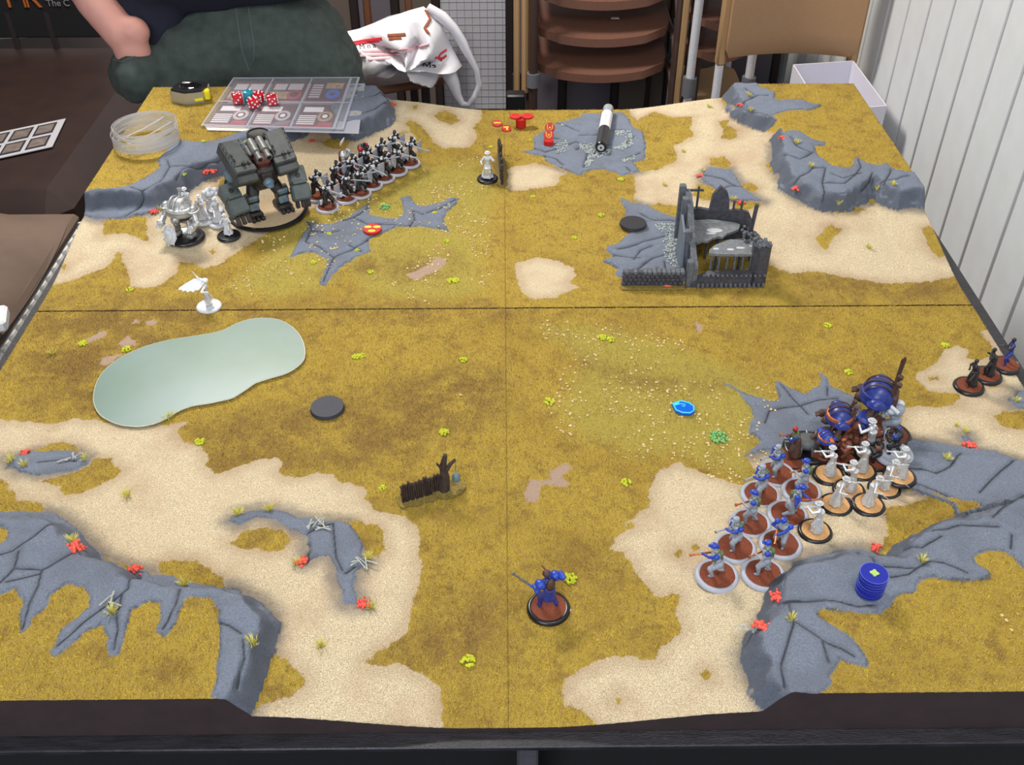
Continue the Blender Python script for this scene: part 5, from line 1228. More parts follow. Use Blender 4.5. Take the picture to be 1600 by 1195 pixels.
mb = mmb(); mb.box((14, 0, z + 84), (18, 22, 26), Euler((0, .6, 0)), bev=4); mb.obj('red_brown_chest', M_INN, t)
mb = mmb(); mb.cyl((17, -12, z + 70), (17, 12, z + 70), 8, 8, 16); mb.box((24, 0, z + 66), (10, 18, 10), bev=2); mb.obj('belly_plates', M_HDK, t)
mb = mmb(); mb.ell((29, 0, z + 58), (8, 8, 7)); mb.box((34, 0, z + 55), (8, 10, 6), Euler((0, .3, 0)), bev=1.5); hd = mb.obj('head', M_TEAL, t)
mb = mmb(); mb.box((37.6, 0, z + 59), (1.2, 6.5, 1.8)); mb.obj('blue_visor', mat('visor_blue', (70, 130, 220), .3), hd)
for sy in (-1, 1):
    R_ = Euler((sy * .12, .5, sy * -.08)).to_matrix(); c = Vector((4, sy * 33, z + 90))
    mb = mmb(); mb.box(c, (58, 32, 22), R_, bev=2.5); mb.box(c + R_ @ Vector((31, 0, -6)), (12, 31, 24), R_ @ Euler((0, .45, 0)).to_matrix(), bev=2)
    mb.box(c + R_ @ Vector((-4, 0, 11.5)), (44, 24, 2.4), R_, bev=.8); mb.box(c + R_ @ Vector((24, 0, 10.5)), (10, 31, 3), R_, bev=.8); so = mb.obj('shoulder_hull', M_HULL, t)
    mb = mmb()
    for i in range(7):
        for s2 in (-1, 1): mb.ell(c + R_ @ Vector((-25 + i * 8.5, s2 * 14, 11.3)), 1.0, nu=7, nv=5)
    mb.cyl(c + R_ @ Vector((17, 0, 11)), c + R_ @ Vector((17, 0, 16)), 3.6, 2.4, 10); mb.box(c + R_ @ Vector((17, 7.5, 13)), (5, 2.4, 3.4), R_, bev=.4); mb.box(c + R_ @ Vector((8, -10, 13)), (5, 2.4, 3.4), R_, bev=.4); mb.box(c + R_ @ Vector((0, -10, 13)), (4, 2.4, 3), R_, bev=.4)
    ro = mb.obj('rivets_and_hatch', M_HDK, so); ro['kind'] = 'stuff'
mb = mmb(); mb.lathe([(13, 0), (15, 3), (13, 6), (16.5, 9), (16.5, 16), (14, 18), (14, 16), (.05, 15)], c=(-26, 14, z + 92), n=22)
for k in range(10): a = 2 * PI * k / 10; mb.box((-26 + 15 * math.cos(a), 14 + 15 * math.sin(a), z + 96), (2.4, 2.4, 7), Euler((0, 0, a)), bev=.4)
mb.obj('smoke_stack', M_HDK, t)
M_CAN = mat('cannon_steel', (140, 140, 138), .38, metal=.5, var=.2, nscale=200)
for sy in (-1, 1):
    a = Vector((-8, 1 + sy * 6.6, z + 108)); d = Vector((1, 0, -.42)).normalized(); mb = mmb()
    mb.cyl(a, a + d * 20, 5.8, 5.8, 14); mb.cyl(a + d * 20, a + d * 36, 4.6, 4.4, 14); mb.cyl(a + d * 20, a + d * 23, 6.2, 6.2, 14); mb.cyl(a + d * 34, a + d * 38, 5.2, 5.2, 14)
    b_ = a + d * 6 + Vector((0, sy * 8.5, -1)); mb.cyl(b_, b_ + d * 18, 2.2, 2.2, 8); co = mb.obj('cannon', M_CAN, t)
    mb = mmb(); mb.cyl(a + d * 38.02, a + d * 38.3, 3.4, 3.4, 12); mb.obj('cannon_bore', M_BLKM, co)
mb = mmb(); mb.box((-8, 1, z + 101), (20, 22, 9), bev=2); mb.obj('cannon_mount', M_HULL, t)
# arms: the left one lowered with two plated blocks, the right one bent forward
def colossal_arm(sy, el, ha, nm):
    s0 = Vector((0, sy * 40, z + 72)); mb = mmb()
    mb.ell(s0, (11, 10, 11)); mb.cyl(s0, el, 7.5, 7, 12); mb.ell(el, (9, 9, 9)); mb.cyl(el, ha, 7, 8, 12); ao = mb.obj(nm, M_HDK, t)
    d = (ha - el).normalized(); R_ = d.to_track_quat('X', 'Z').to_matrix()
    mb = mmb(); mb.ell(s0 + Vector((0, sy * 4, -4)), (13, 9, 13), nu=18, nv=12); mb.obj('shoulder_dome', M_TEAL, ao)
    mb = mmb(); mb.box(el + d * 7, (26, 25, 22), R_, bev=2.5); mb.box(el + d * 31 + R_ @ Vector((0, 0, -2)), (24, 27, 25), R_ @ Euler((0, .2, 0)).to_matrix(), bev=2.5)
    mb.box(el + d * 20 + R_ @ Vector((0, 0, 11)), (5, 20, 8), R_, bev=.8); mb.obj('forearm_plates', mat('gauntlet_grey', (80, 90, 90), .45, var=.2, nscale=90), ao)
    for k in (-1, 0, 1): mmb().box(ha + d * 13 + R_ @ Vector((0, k * 8, -6)), (14, 6, 6), R_ @ Euler((0, .5, 0)).to_matrix(), bev=1.2).obj('claw', M_HDK, ao)
    mb = mmb()
    for k in range(4):
        for s2 in (-1, 1): mb.ell(el + d * (2 + k * 5) + R_ @ Vector((0, s2 * 8, 10.4)), 1.0, nu=6, nv=5)
    mb.cyl(el + d * 9 + R_ @ Vector((0, 0, 9)), el + d * 9 + R_ @ Vector((0, 0, 11.5)), 4, 4, 14); ro = mb.obj('rivets', M_HDK, ao); ro['kind'] = 'stuff'
colossal_arm(-1, Vector((4, -54, z + 50)), Vector((34, -50, z + 30)), 'lowered_arm')
colossal_arm(1, Vector((12, 48, z + 54)), Vector((34, 44, z + 30)), 'bent_arm')

# ================================================================ SPEARMEN
def spearman(label, loc, rz, group, pose=0):
    t = thing('spearman_figurine', label, 'figurine', loc, rz, group); h = base(t, 36, M_LIGHT, M_RUST, 4); f = Fig(45, h, lean=.35, stance=7, bulk=1.5, fwd=4, crouch=1); u = f.u
    mb = mmb(); f.legs(mb).torso(mb); organic(mb, 'body', M_BLKM, t, .0006, 2)
    hl = f.chest + Vector((5, 5.5, -2)) * u; hr = f.chest + Vector((4.5, -4, 1.5 if pose == 0 else 3)) * u
    mb = mmb(); f.arms(mb, hl, hr, 1.2); organic(mb, 'arms', M_BLKM, t, .0006, 2)
    mb = mmb(); 
    for S, sy in ((f.sl, 1), (f.sr, -1)): mb.ell(S + Vector((0, sy * .8, .8)), (4.6, 4.3, 3.8), nu=12, nv=8)
    mb.ell(f.head + Vector((0, 0, 1.0)), (3.4, 3.1, 3.2), nu=12, nv=8); mb.box(f.head + Vector((0, 0, 4.2)), (5.2, 1.0, 2), bev=.3); mb.obj('helmet_and_pauldrons', M_BLKM, t)
    mb = mmb(); mb.ell(f.chest + Vector((1.6, 0, 0)), (4.2, 5.2, 4.6)); mb.box(f.fl + Vector((0, 0, 7)), (4.2, 4.0, 8), bev=.8); mb.box(f.fr + Vector((0, 0, 7)), (4.2, 4.0, 8), bev=.8); mb.ell(f.sl + Vector((1.5, 2.5, 3.4)), (2.4, 2.2, 2)); mb.ell(f.sr + Vector((1.5, -2.5, 3.4)), (2.4, 2.2, 2)); mb.ell(f.head + Vector((1.8, 0, 0)), (2.2, 2.0, 2.4)); mb.box(f.chest + Vector((-5, 0, 0)), (3, 7, 7), bev=1); mb.obj('pale_plates', M_WHITE, t)
    d = Vector(((1, .12, -.12), (.92, -.1, .4))[pose]).normalized(); mb = mmb(); mb.cyl(hr - d * 14, hr + d * 25, .95, .9, 8); mb.cyl(hr + d * 23, hr + d * 26, 1.4, 1.4, 8); q = hr + d * 26
    mb.tube([q, q + d * 3, q + d * 7], [1.3, 1.1, .1], 6); mb.box(q, (1.2, 4.4, 1.2), d.to_track_quat('X', 'Z').to_matrix(), bev=.2); mb.obj('spear', M_GREY, t)
    # curved heater shield
    mb = mmb(); pts = [(-7.5, 11), (0, 12.5), (7.5, 11), (8, 4), (6.2, -5), (0, -13), (-6.2, -5), (-8, 4)]; vs = []
    for o in (0, 1.0):
        for x, y_ in pts: vs.append(hl + Vector((4.2 - x * x * .035 + o, x * .85 + 1.5, y_ * .9 - 2)))
    vs += [hl + Vector((5.8, 1.5, -2)), hl + Vector((4.2, 1.5, -2))]
    fs = [((i + 1) % 8, i, 17) for i in range(8)] + [(8 + i, 8 + (i + 1) % 8, 16) for i in range(8)] + [(i, (i + 1) % 8, 8 + (i + 1) % 8, 8 + i) for i in range(8)]
    mb.add(vs, fs); mb.obj('shield', M_GREY, t, sm=60)
    return t
GP = 'black and pale grey spearmen in a block'
SP = [(512,326,-.55,0,'black and grey spearman nearest the camera in the spear block, at its lower left end'),
 (541,312,-.05,0,'spearman second from the near end of the front file, spear level to the right'),
 (563,304,-.45,1,'spearman third in the front file, pale shield showing beside the green bush'),
 (581,291,-.75,0,'spearman whose spear dips toward the green bush, fourth in the front file'),
 (600,280,-.5,1,'spearman fifth in the front file of the spear block'),
 (620,269,-.45,0,'spearman sixth in the front file, just below the last one'),
 (640,257,-.5,0,'spearman at the far right end of the spear block, spear over bare grass'),
 (494,309,-.6,1,'spearman half hidden beside the big grey machine, at the left end of the rear file'),
 (524,295,-.4,1,'rear file spearman behind the second front one'),
 (549,284,-.5,0,'rear file spearman right behind the winged helmet figurine'),
 (572,271,-.4,0,'rear file spearman in front of the red shouldered figurine'),
 (594,259,-.45,1,'rear file spearman right of the red shouldered figurine'),
 (614,247,-.5,0,'rear file spearman at the far end of the spear block')]
prot = {}
for px, py, rz, pose, lab in SP:
    p = G(px, py)
    if pose not in prot: prot[pose] = spearman(lab, p, rz, GP, pose)
    else: dup(prot[pose], p, rz, lab, GP)
t = brute('standard_figurine', 'silver helmeted figurine with raised wing and dark red cloak behind the spearmen', G(540, 272), -.4, 32, 1.35, M_PEWD, M_LIGHT, M_RUST, 'none', M_PEW)
mb = mmb(); mb.prism([(0, 0), (10, 3), (14, 8), (9, 7), (2, 5)], -.5, .5, Euler((PI / 2, 0, PI / 2)).to_matrix(), (-4, 0, 47)); mb.obj('helmet_wing', M_WHITE, t)
mb = mmb(); mb.lathe([(10, 6), (8, 20), (5, 38)], c=(-4, 0, 0), n=12, sx=.5, wob=.1); mb.obj('dark_red_cloak', mat('dark_red_cloth', (110, 28, 34), .7), t)
t = brute('standard_figurine', 'black cloaked figurine with two bright red shoulder pads behind the spearmen', G(567, 262), -.4, 32, 1.35, M_BLKM, M_LIGHT, M_RUST, 'none', M_RED)

# ================================================================ LEFT GROUP OF WHITE FIGURINES
t = steam_machine('silver_machine', 'round shouldered bare metal machine with spiked round shield at the left', G(292, 372), -1.9, 52, 1.62, top=None, hull=M_PEWD, band=M_PEW, stacks=1)
for ch in t.children_recursive:
    if ch.type == 'MESH' and ch.name.split('.')[0] in ('leg', 'pelvis', 'head', 'boiler_and_stacks', 'arm'): 
        ch.data = ch.data.copy(); ch.data.materials.clear(); ch.data.materials.append(M_PEW if ch.name.startswith('arm') else M_PEWD)
mb = mmb(); R_ = Euler((0, 1.25, -.3)).to_matrix(); c = Vector((24, -8, 17))
mb.lathe([(13, -1), (13.5, .5), (10.5, 1.5), (9.5, 3), (7, 2.5), (5.5, 4), (.05, 4.5)], c=c, n=24, rot=R_)
for k in range(8): a = 2 * PI * k / 8; q = Vector((13 * math.cos(a), 13 * math.sin(a), 1)); mb.tube([c + R_ @ q, c + R_ @ (q * 1.28)], [2.0, .2], 6)
mb.obj('spiked_shield', M_WHITE, t)
coat_fig('small white caped figurine with black base right of the bare metal machine', G(358, 370), -1.6, None, 34, M_WHITE, M_BLKP, None, 1, 34, 'white_figurine', 'none')
t = coat_fig('white wide hatted figurine on a white base behind the bare metal machine', G(318, 346), -1.2, None, 32, M_WHITE, M_WHITE, None, 0, 40, 'white_figurine', 'rifle')
t = brute('white_figurine', 'tall white figurine with domed head and shoulder plates, rear of the left group', G(333, 332), -1.0, 32, 1.35, M_WHITE, M_WHITE, None, 'none', M_WHITE)
coat_fig('white figurine with white base squeezed between the tall one and grey arm', G(342, 350), -.8, None, 30, M_WHITE, M_WHITE, None, 1, 40, 'white_figurine', 'rifle')
coat_fig('white figurine with small hat furthest left behind the bare metal machine', G(298, 336), -1.7, None, 30, M_WHITE, M_WHITE, None, 0, 42, 'white_figurine', 'rifle')
# winged white one
t = thing('winged_figurine', 'white winged figurine with raised arm alone on the middle seam', 'figurine', G(327, 480), 0)
h = base(t, 33, M_WHITE, None, 3.5); f = Fig(40, h, lean=.1, stance=2.5, fwd=1); mb = mmb(); f.legs(mb).torso(mb); mb.lathe([(4, h + 1), (4, h + 12), (3.6, h + 22)], n=12, wob=.1); organic(mb, 'body', M_PEW, t, .0006, 2)
M_SNOW = mat('bright_white_paint', (244, 244, 246), .5, var=.03)
mb = mmb(); f.arms(mb, f.chest + Vector((-9, 2, 14)), f.chest + Vector((3, -7, -4))); organic(mb, 'arms', M_SNOW, t, .0005, 2)
mb = mmb(); q = f.chest + Vector((-9, 2, 14)); mb.cyl(q + Vector((2, 0, -4)), q + Vector((-4, 0, 8)), .8, .4, 8); mb.obj('raised_blade', M_SNOW, t)
for k in (0, 1):
    pts = [(2, 2), (-4, 7), (-12, 6.5), (-22, 2), (-32, -4), (-33, -7), (-29, -6.5), (-28, -9), (-24, -8), (-22, -10.5), (-18, -9), (-15, -11), (-12, -8.5), (-8, -9), (-3, -4)]
    mb = mmb(); mb.prism([(x * (1 - .25 * k), y_ * (1 - .25 * k)) for x, y_ in pts], -.7, .7, Euler((PI / 2 - .7, .0, (.12, -.75)[k])).to_matrix(), f.chest + Vector((-1, 2.5 - 3 * k, 4))); mb.obj('wing', M_SNOW, t)
mb = mmb(); mb.ell(f.head + Vector((0, 0, .8)), (4.2, 3.6, 3.2), nu=14); mb.obj('hood', M_SNOW, t)
# white armoured one on the back seam
t = coat_fig('white armoured figurine on a black base just left of the dark thin fence', G(762, 281), -1.5, None, 34, M_WHITE, M_BLKP, None, 1, 46, 'white_figurine', 'none')
mb = mmb(); mb.box((5, 0, 17), (4, 12, 14), bev=1.5); mb.obj('square_shield', M_PEW, t)

# ================================================================ TERRAIN PIECES
M_WDK = mat('dark_stained_wood', (58, 44, 40), .8, var=.35, nscale=200, bump=.0006, bscale=500)
M_FLK = mat('flocked_footing', (128, 110, 52), .9, var=.4, nscale=500, bump=.001, bscale=900)
def plank_fence(name, label, a, b, hgt, planks, footing=True, cat='fence', thick=.004):
    a, b = Vector(a), Vector(b); d = b - a; L_ = d.length; n = d.normalized(); rz = math.atan2(d.y, d.x)
    t = thing(name, label, cat, (a + b) / 2, rz); rr = random.Random(planks)
    pw = L_ / planks
    for i in range(planks):
        hh = hgt * rr.uniform(.78, 1.08); x = -L_ / 2 + pw * (i + .5)
        MB().box((x, 0, hh / 2), (pw * .84, thick, hh), Euler((rr.uniform(-.05, .05), rr.uniform(-.04, .04), rr.uniform(-.15, .15))), bev=.0008).obj('plank', M_WDK, t)
    for zz in (.35, .72): MB().box((0, thick * .7, hgt * zz), (L_, thick * .5, hgt * .1), bev=.0005).obj('cross_rail', M_WDK, t)
    if footing:
        mb = MB(); pts = []
        for k in range(24): an = 2 * PI * k / 24; pts.append(((L_ / 2 + .004) * max(-1, min(1, 1.25 * math.cos(an))), (.010 + .002 * math.sin(k * 3)) * math.sin(an)))
        mb.prism(pts, 0, .0022); mb.obj('flocked_footing', M_FLK, t)
    return t
plank_fence('picket_fence', 'thin dark picket fence seen end on beside the back seam', G(785, 291), G(781, 246), .038, 12)
t = plank_fence('broken_fence', 'dark broken fence with dead tree and hanging blue lantern near the front seam', G(628, 787), G(690, 769), .029, 18)
q = G(694, 770) - Vector(t.location); q = Matrix.Rotation(-t.rotation_euler.z, 3, 'Z') @ q
MB().tube([q, q + Vector((.002, 0, .02)), q + Vector((.001, .002, .036)), q + Vector((.004, .001, .052))], [.0065, .005, .004, .0022], 8).tube([q + Vector((.001, 0, .028)), q + Vector((.008, 0, .038)), q + Vector((.014, 0, .043))], [.003, .0022, .0015], 7).tube([q + Vector((.0, 0, .034)), q + Vector((-.006, 0, .044))], [.0022, .001], 6).obj('dead_tree', M_WDK, t)
lq = q + Vector((.014, 0, .0)); mb = MB(); mb.cyl(lq + Vector((0, 0, .024)), lq + Vector((0, 0, .042)), .0005, n=5); mb.lathe([(.001, 0), (.0042, .002), (.0046, .007), (.002, .011), (.0008, .012)], c=lq + Vector((0, 0, .012)), n=12); mb.obj('blue_lantern', M_TEAL, t)
MB().prism([(q.x + .018 * math.cos(a) + .006, q.y + .012 * math.sin(a)) for a in [2 * PI * k / 16 for k in range(16)]], 0, .005).obj('flocked_mound', M_FLK, t)
# stone wall
M_RUIN = mat('ruin_grey', (92, 96, 104), .65, var=.3, nscale=160, bump=.0005, bscale=700); M_RUIND = mat('ruin_dark_grey', (66, 66, 74), .7, var=.35, nscale=160, bump=.0005, bscale=700)
a, b = G(972, 446), G(1066, 446); L_ = (b - a).length
t = thing('stone_wall', 'low dark ragged topped stone wall left of the ruin with a red flower', 'wall', (a + b) / 2, math.atan2((b - a).y, (b - a).x))
rr = random.Random(4)
for r_ in range(4):
    n = 13; off = (r_ % 2) * .5
    for i in range(n):
        wd = L_ / n; x = -L_ / 2 + wd * (i + .5 + off * .8 - .2); top = .0052
        if r_ == 3 and rr.random() < .35: continue
        MB().box((x, rr.uniform(-.0006, .0006), .0028 + r_ * .0056 + top / 2), (wd * .9, .011 * rr.uniform(.9, 1.1), top), Euler((0, rr.uniform(-.06, .06), rr.uniform(-.06, .06))), bev=.0009).obj('stone', M_RUIND if r_ < 3 else M_RUIN, t)
MB().box((0, 0, .012), (L_ * .99, .0075, .022)).obj('mortar_core', M_RUIND, t)
MB().box((0, -.003, .0014), (L_ + .004, .019, .0028), bev=.001).obj('flocked_footing', M_FLK, t)

# ================================================================ RUINED BUILDING
O_ = G(1078, 449); E_ = G(1195, 449); Wd = (E_ - O_).length; Dp = .125
t = thing('ruined_building', 'dark grey ruined building with broken floors and tall jagged back wall', 'ruin', O_, math.atan2((E_ - O_).y, (E_ - O_).x))
def ragged(w_, hs, seed, n=26):
    """ragged wall outline: list of heights interpolated along the width"""
    rr = random.Random(seed); p = [(0, 0)]
    for i in range(n + 1):
        u = i / n; x = u * (len(hs) - 1); k = min(int(x), len(hs) - 2); f_ = x - k; h_ = hs[k] * (1 - f_) + hs[k + 1] * f_
        p.append((u * w_, h_ + rr.uniform(-.002, .002)))
    p.append((w_, 0)); return p
RX = Euler((PI / 2, 0, 0)).to_matrix(); RXY = Euler((PI / 2, 0, PI / 2)).to_matrix()
def wallpoly(poly, loc, thick, R_, nm, m=M_RUIND):
    return MB().prism(poly, -thick / 2, thick / 2, R_, loc).obj(nm, m, t)
# left wall running back, rising toward the rear
wallpoly(ragged(Dp, [.030, .042, .060, .083, .082], 1), (.004, .0, 0), .008, RXY, 'left_wall', M_RUIN)
for yy, hh in ((.004, .040), (.045, .062), (.09, .086), (.122, .088)):
    MB().box((-.002, yy, hh / 2), (.009, .010, hh), bev=.0012).obj('buttress', M_RUIN, t)
wallpoly([(0, 0), (.050, 0), (.042, .070), (.012, .060)], (-.008, .03, 0), .003, RXY, 'slanted_facing', mat('ruin_facing_blue_grey', (104, 116, 130), .6, var=.1))
# back wall: parapet with posts, a tall shard, low ragged run
bw = Dp - .004
wallpoly([(0, 0), (0, .054), (.008, .052), (.02, .053), (.034, .05), (.036, .072), (.040, .079), (.046, .087), (.050, .083), (.056, .078), (.060, .066), (.062, .048), (.07, .050), (.08, .049), (.09, .046), (.096, .035), (.1, 0)], (.004, bw, 0), .006, RX, 'back_wall')
for x, h0, h1 in ((.020, .05, .086), (.072, .046, .064), (.083, .046, .064)): MB().box((x, bw, (h0 + h1) / 2), (.0028, .0035, h1 - h0), bev=.0006).obj('window_post', M_RUIND, t)
MB().box((.014, bw, .080), (.026, .003, .0025)).obj('window_lintel', M_RUIND, t)
# right side: low ragged wall and a leaning post
wallpoly(ragged(Dp * .55, [.045, .038, .030, .022], 5), (Wd - .006, .055, 0), .007, RXY, 'right_wall')
MB().box((Wd - .011, .075, .045), (.0048, .005, .078), Euler((0, .06, 0)), bev=.0008).obj('leaning_post', M_RUIND, t)
mb = MB(); rr = random.Random(9)
for k in range(26): mb.box((Wd - .016 + rr.uniform(-.012, .010), .045 + rr.uniform(-.012, .02), .044 + rr.uniform(0, .012)), (.003, .003, .003), Euler((rr.random() * 3, rr.random() * 3, 0)))
ro = mb.obj('rubble', M_RUIN, t, sm=0); ro['kind'] = 'stuff'
# corner tower
mb = MB(); c8 = [(.0125 * math.cos(PI / 8 + k * PI / 4), .0125 * math.sin(PI / 8 + k * PI / 4)) for k in range(8)]
mb.prism([(x + Wd - .010, y_ + .012) for x, y_ in c8], 0, .060); mb.obj('corner_tower', M_RUIND, t)
mb = MB()
for k in range(22): mb.box((Wd - .010 + rr.uniform(-.009, .009), .012 + rr.uniform(-.009, .009), .061 + rr.uniform(0, .002)), (.004, .004, .004), Euler((rr.random() * 3, rr.random() * 3, 0)))
ro = mb.obj('tower_rubble', M_RUIN, t, sm=0); ro['kind'] = 'stuff'
# front low wall with sloping broken end and teeth
wallpoly([(.0, 0), (Wd - .02, 0), (Wd - .02, .022), (.024, .021), (.014, .016), (.006, .010), (.0, .007)], (.0, .004, 0), .010, RX, 'front_wall')
for i in range(15): MB().box((.010 + i * .0062, -.0022, .0045), (.0035, .004, .006), bev=.0006).obj('carved_tooth', M_RUIN, t)
for i in range(14): MB().box((.016 + i * .0062, -.0016, .0195), (.003, .004, .003), bev=.0006).obj('carved_tooth', M_RUIN, t)
# broken floors
def slab(pts, z_, nm, m):
    o = MB().prism(pts, z_, z_ + .0035).obj(nm, m, t); return o
M_SLAB = mat('ruin_floor_grey', (112, 116, 120), .5, var=.25, nscale=200)
slab([(.006, .050), (.012, .046), (.020, .052), (.027, .050), (.034, .058), (.042, .062), (.048, .060), (.056, .070), (.066, .076), (.074, .082), (.078, .094), (.07, .100), (.062, .102), (.05, .106), (.036, .108), (.02, .106), (.006, .108)], .038, 'upper_floor', M_SLAB)
slab([(.022, .014), (.028, .011), (.060, .010), (.086, .010), (.094, .018), (.094, .036), (.086, .044), (.07, .046), (.056, .048), (.046, .042), (.036, .036), (.03, .03), (.024, .022)], .042, 'lower_floor', M_SLAB)
for i in range(7): MB().box((.026 + i * .0105, .012, .031), (.0028, .0035, .020), bev=.0005).obj('baluster', M_RUIN, t)
for x, y_ in ((.036, .03), (.07, .04), (.03, .07), (.05, .095)): MB().box((x, y_, .02), (.003, .003, .038)).obj('support_post', M_RUIND, t)
M_SPOT = mat('glossy_pale_grey', (190, 194, 196), .12, var=.05, coat=1)  # pale glossy flat ovals laid on the broken floors
for cx, cy, zz, rx_, ry_ in ((.040, .078, .0417, .011, .006), (.034, .070, .0417, .007, .003), (.052, .022, .0457, .005, .003), (.066, .026, .0457, .006, .003), (.033, .024, .0457, .004, .003), (.082, .03, .0457, .003, .002)):
    MB().ell((cx, cy, zz), (rx_, ry_, .0006), nu=14, nv=6).obj('glossy_spot', M_SPOT, t)

# ================================================================ POND, DISCS, TOKENS
pond = [(148,632),(147,618),(150,603),(157,588),(170,573),(195,556),(230,541),(270,531),(310,525),(345,518),(362,510),(378,503),(400,498),(430,499),(450,507),(465,520),(474,537),(476,555),(470,568),(450,582),(425,590),(400,598),(385,608),(364,621),(345,626),(326,630),(301,634),(281,641),(266,650),(251,658),(236,663),(216,666),(191,664),(171,657),(156,647)]
pw = [Vector(q.to_tuple()[:2]) for q in [U(x, y_, .003) for x, y_ in pond]]
sm_ = []
for i in range(len(pw)):
    a, b, c, d = pw[i - 1], pw[i], pw[(i + 1) % len(pw)], pw[(i + 2) % len(pw)]
    for f_ in (0, .33, .66): sm_.append(tuple(.5 * ((2 * b) + (c - a) * f_ + (2 * a - 5 * b + 4 * c - d) * f_ ** 2 + (3 * b - a - 3 * c + d) * f_ ** 3)))
ctr = sum((Vector(q) for q in sm_), Vector((0, 0))) / len(sm_)
M_POND = mat('frosted_green_acrylic', (60, 100, 74), .42, col2=(98, 126, 124), nscale=5, coat=.35, spec=.4)
M_POND.node_tree.nodes['Principled BSDF'].inputs['Coat Roughness'].default_value = .3
t = thing('pond_plate', 'frosted pale green kidney shaped plastic pond lying on the grass', 'pond template', (ctr.x, ctr.y, .0015))
loc = [(x - ctr.x, y_ - ctr.y) for x, y_ in sm_]
mb = MB(); mb.prism([(x * 1.0, y_ * 1.0) for x, y_ in loc], 0, .0026); mb.obj('plate', M_POND, t, sm=20)
mb = MB(); mb.tube([(x, y_, .0015) for x, y_ in loc], .0011, 6, closed=True); mb.obj('bevelled_edge', mat('pond_edge', (186, 188, 172), .4), t)
def disc(label, px, py, dia, hgt, m, cat='base', name='round_base', sx=1):
    p = G(px, py); t = tag(MB().lathe([(dia / 2 * .96, 0), (dia / 2, .0004), (dia / 2 * .95, hgt - .0001), (dia / 2 * .93, hgt), (dia / 2 * .91, hgt), (dia / 2 * .5, hgt), (.0001, hgt)], n=40, sx=sx).obj(name, m, sm=20), label, cat); t.location = p + Vector((0, 0, .001)); return t
M_DISC = mat('black_base_plastic', (56, 58, 68), .6, var=.06, spec=.25)
disc('empty dark grey round plastic base on the grass right of the pond', 512, 640, .0395, .0042, M_DISC)
disc('empty black round plastic base on the grey rock left of the ruin', 989, 352, .040, .0042, mat('matt_black_base', (42, 40, 44), .5))
M_TR = mat('translucent_red_acrylic', (206, 26, 20), .45, var=.05, trans=.2); M_TY_ = mat('token_yellow_print', (250, 206, 60), .5)
def token(label, p, r, m, rot=(0, 0, 0), mark=None, h_=.003, group=None, name='red_token'):
    t = thing(name, label, 'token', p, 0, group); t.rotation_euler = rot
    MB().lathe([(r * .97, 0), (r, .0003), (r, h_ - .0003), (r * .96, h_), (r * .93, h_), (r * .5, h_), (.0001, h_)], n=28).obj('disc', m, t, sm=20)
    if mark: mark(t, r, h_ + .00015)
    return t
def mk_ring(t, r, z_): MB().tube([(r * .72 * math.cos(a), r * .72 * math.sin(a), z_) for a in [2 * PI * k / 24 for k in range(24)]], .0005, 6, closed=True).obj('raised_mark', mat('bright_red_mark', (255, 70, 40), .4), t)
def mk_tri(t, r, z_):
    for k in range(3):
        a = PI / 2 + k * 2 * PI / 3 + PI; c = Vector((math.cos(a), math.sin(a), 0)) * r * .55
        pts = [(c.x + r * .32 * math.cos(b) * 1.3, c.y + r * .2 * math.sin(b) * 1.2) for b in [2 * PI * q / 10 for q in range(10)]]
        MB().prism(pts, z_ - .0003, z_ + .0003).obj('yellow_print', M_TY_, t)
def mk_bar(t, r, z_): MB().box((0, 0, z_), (r * 1.4, r * .35, .0006)).obj('yellow_print', M_TY_, t)
def mk_t(t, r, z_): MB().box((0, r * .25, z_), (r * 1.1, r * .35, .0006)).box((r * .1, -r * .2, z_), (r * .4, r * .8, .0006)).obj('yellow_print', M_TY_, t)
def mk_u(t, r, z_): MB().tube([(-r * .5, r * .6, z_), (-r * .5, -r * .2, z_), (0, -r * .6, z_), (r * .5, -r * .2, z_), (r * .5, r * .6, z_)], .0007, 6).box((0, 0, z_), (r * .3, r * .3, .001)).obj('yellow_print', M_TY_, t)
token('round red token with three yellow patches on the grey star shaped rock', G(582, 361, .001), .0135, M_TR, mark=mk_tri, h_=.0035)
token('small red oval token with yellow bar, leftmost by the back edge', G(777, 195, .001), .0085, M_TR, (.25, 0, 0), mk_bar)
token('small red token with yellow figure mark just right of the leftmost one', G(791, 203, .001), .008, M_TR, (.35, 0, .2), mk_t)
p = G(814, 199, .001)
for i in range(5): token('red disc in the column of stacked tokens, %s' % ('lowest', 'second from the bottom', 'middle', 'fourth from the bottom', 'fifth, just under the two overhanging discs')[i], p + Vector((0, 0, i * .0031)), .0088, M_TR, (0, 0, i), None, .003, 'column of stacked red tokens')
token('red ringed disc overhanging the token column to the left', p + Vector((-.0095, .004, .0158)), .010, M_TR, (.04, 0, 0), mk_ring)
token('red ringed disc overhanging the token column to the right', p + Vector((.0115, .004, .0158)), .010, M_TR, (.04, 0, 0), mk_ring)
token('red token at the near end of the leaning row of three on the back rock', G(857, 226, .001), .0082, M_TR, (0, 0, 0), None, .0075)
token('red token with yellow loop mark, middle of the leaning row', G(857, 222, .012), .0085, M_TR, (.9, 0, .1), mk_u)
token('red token with yellow loop mark, topmost of the leaning row', G(859, 212, .014), .0085, M_TR, (1.0, 0, -.1), mk_u)
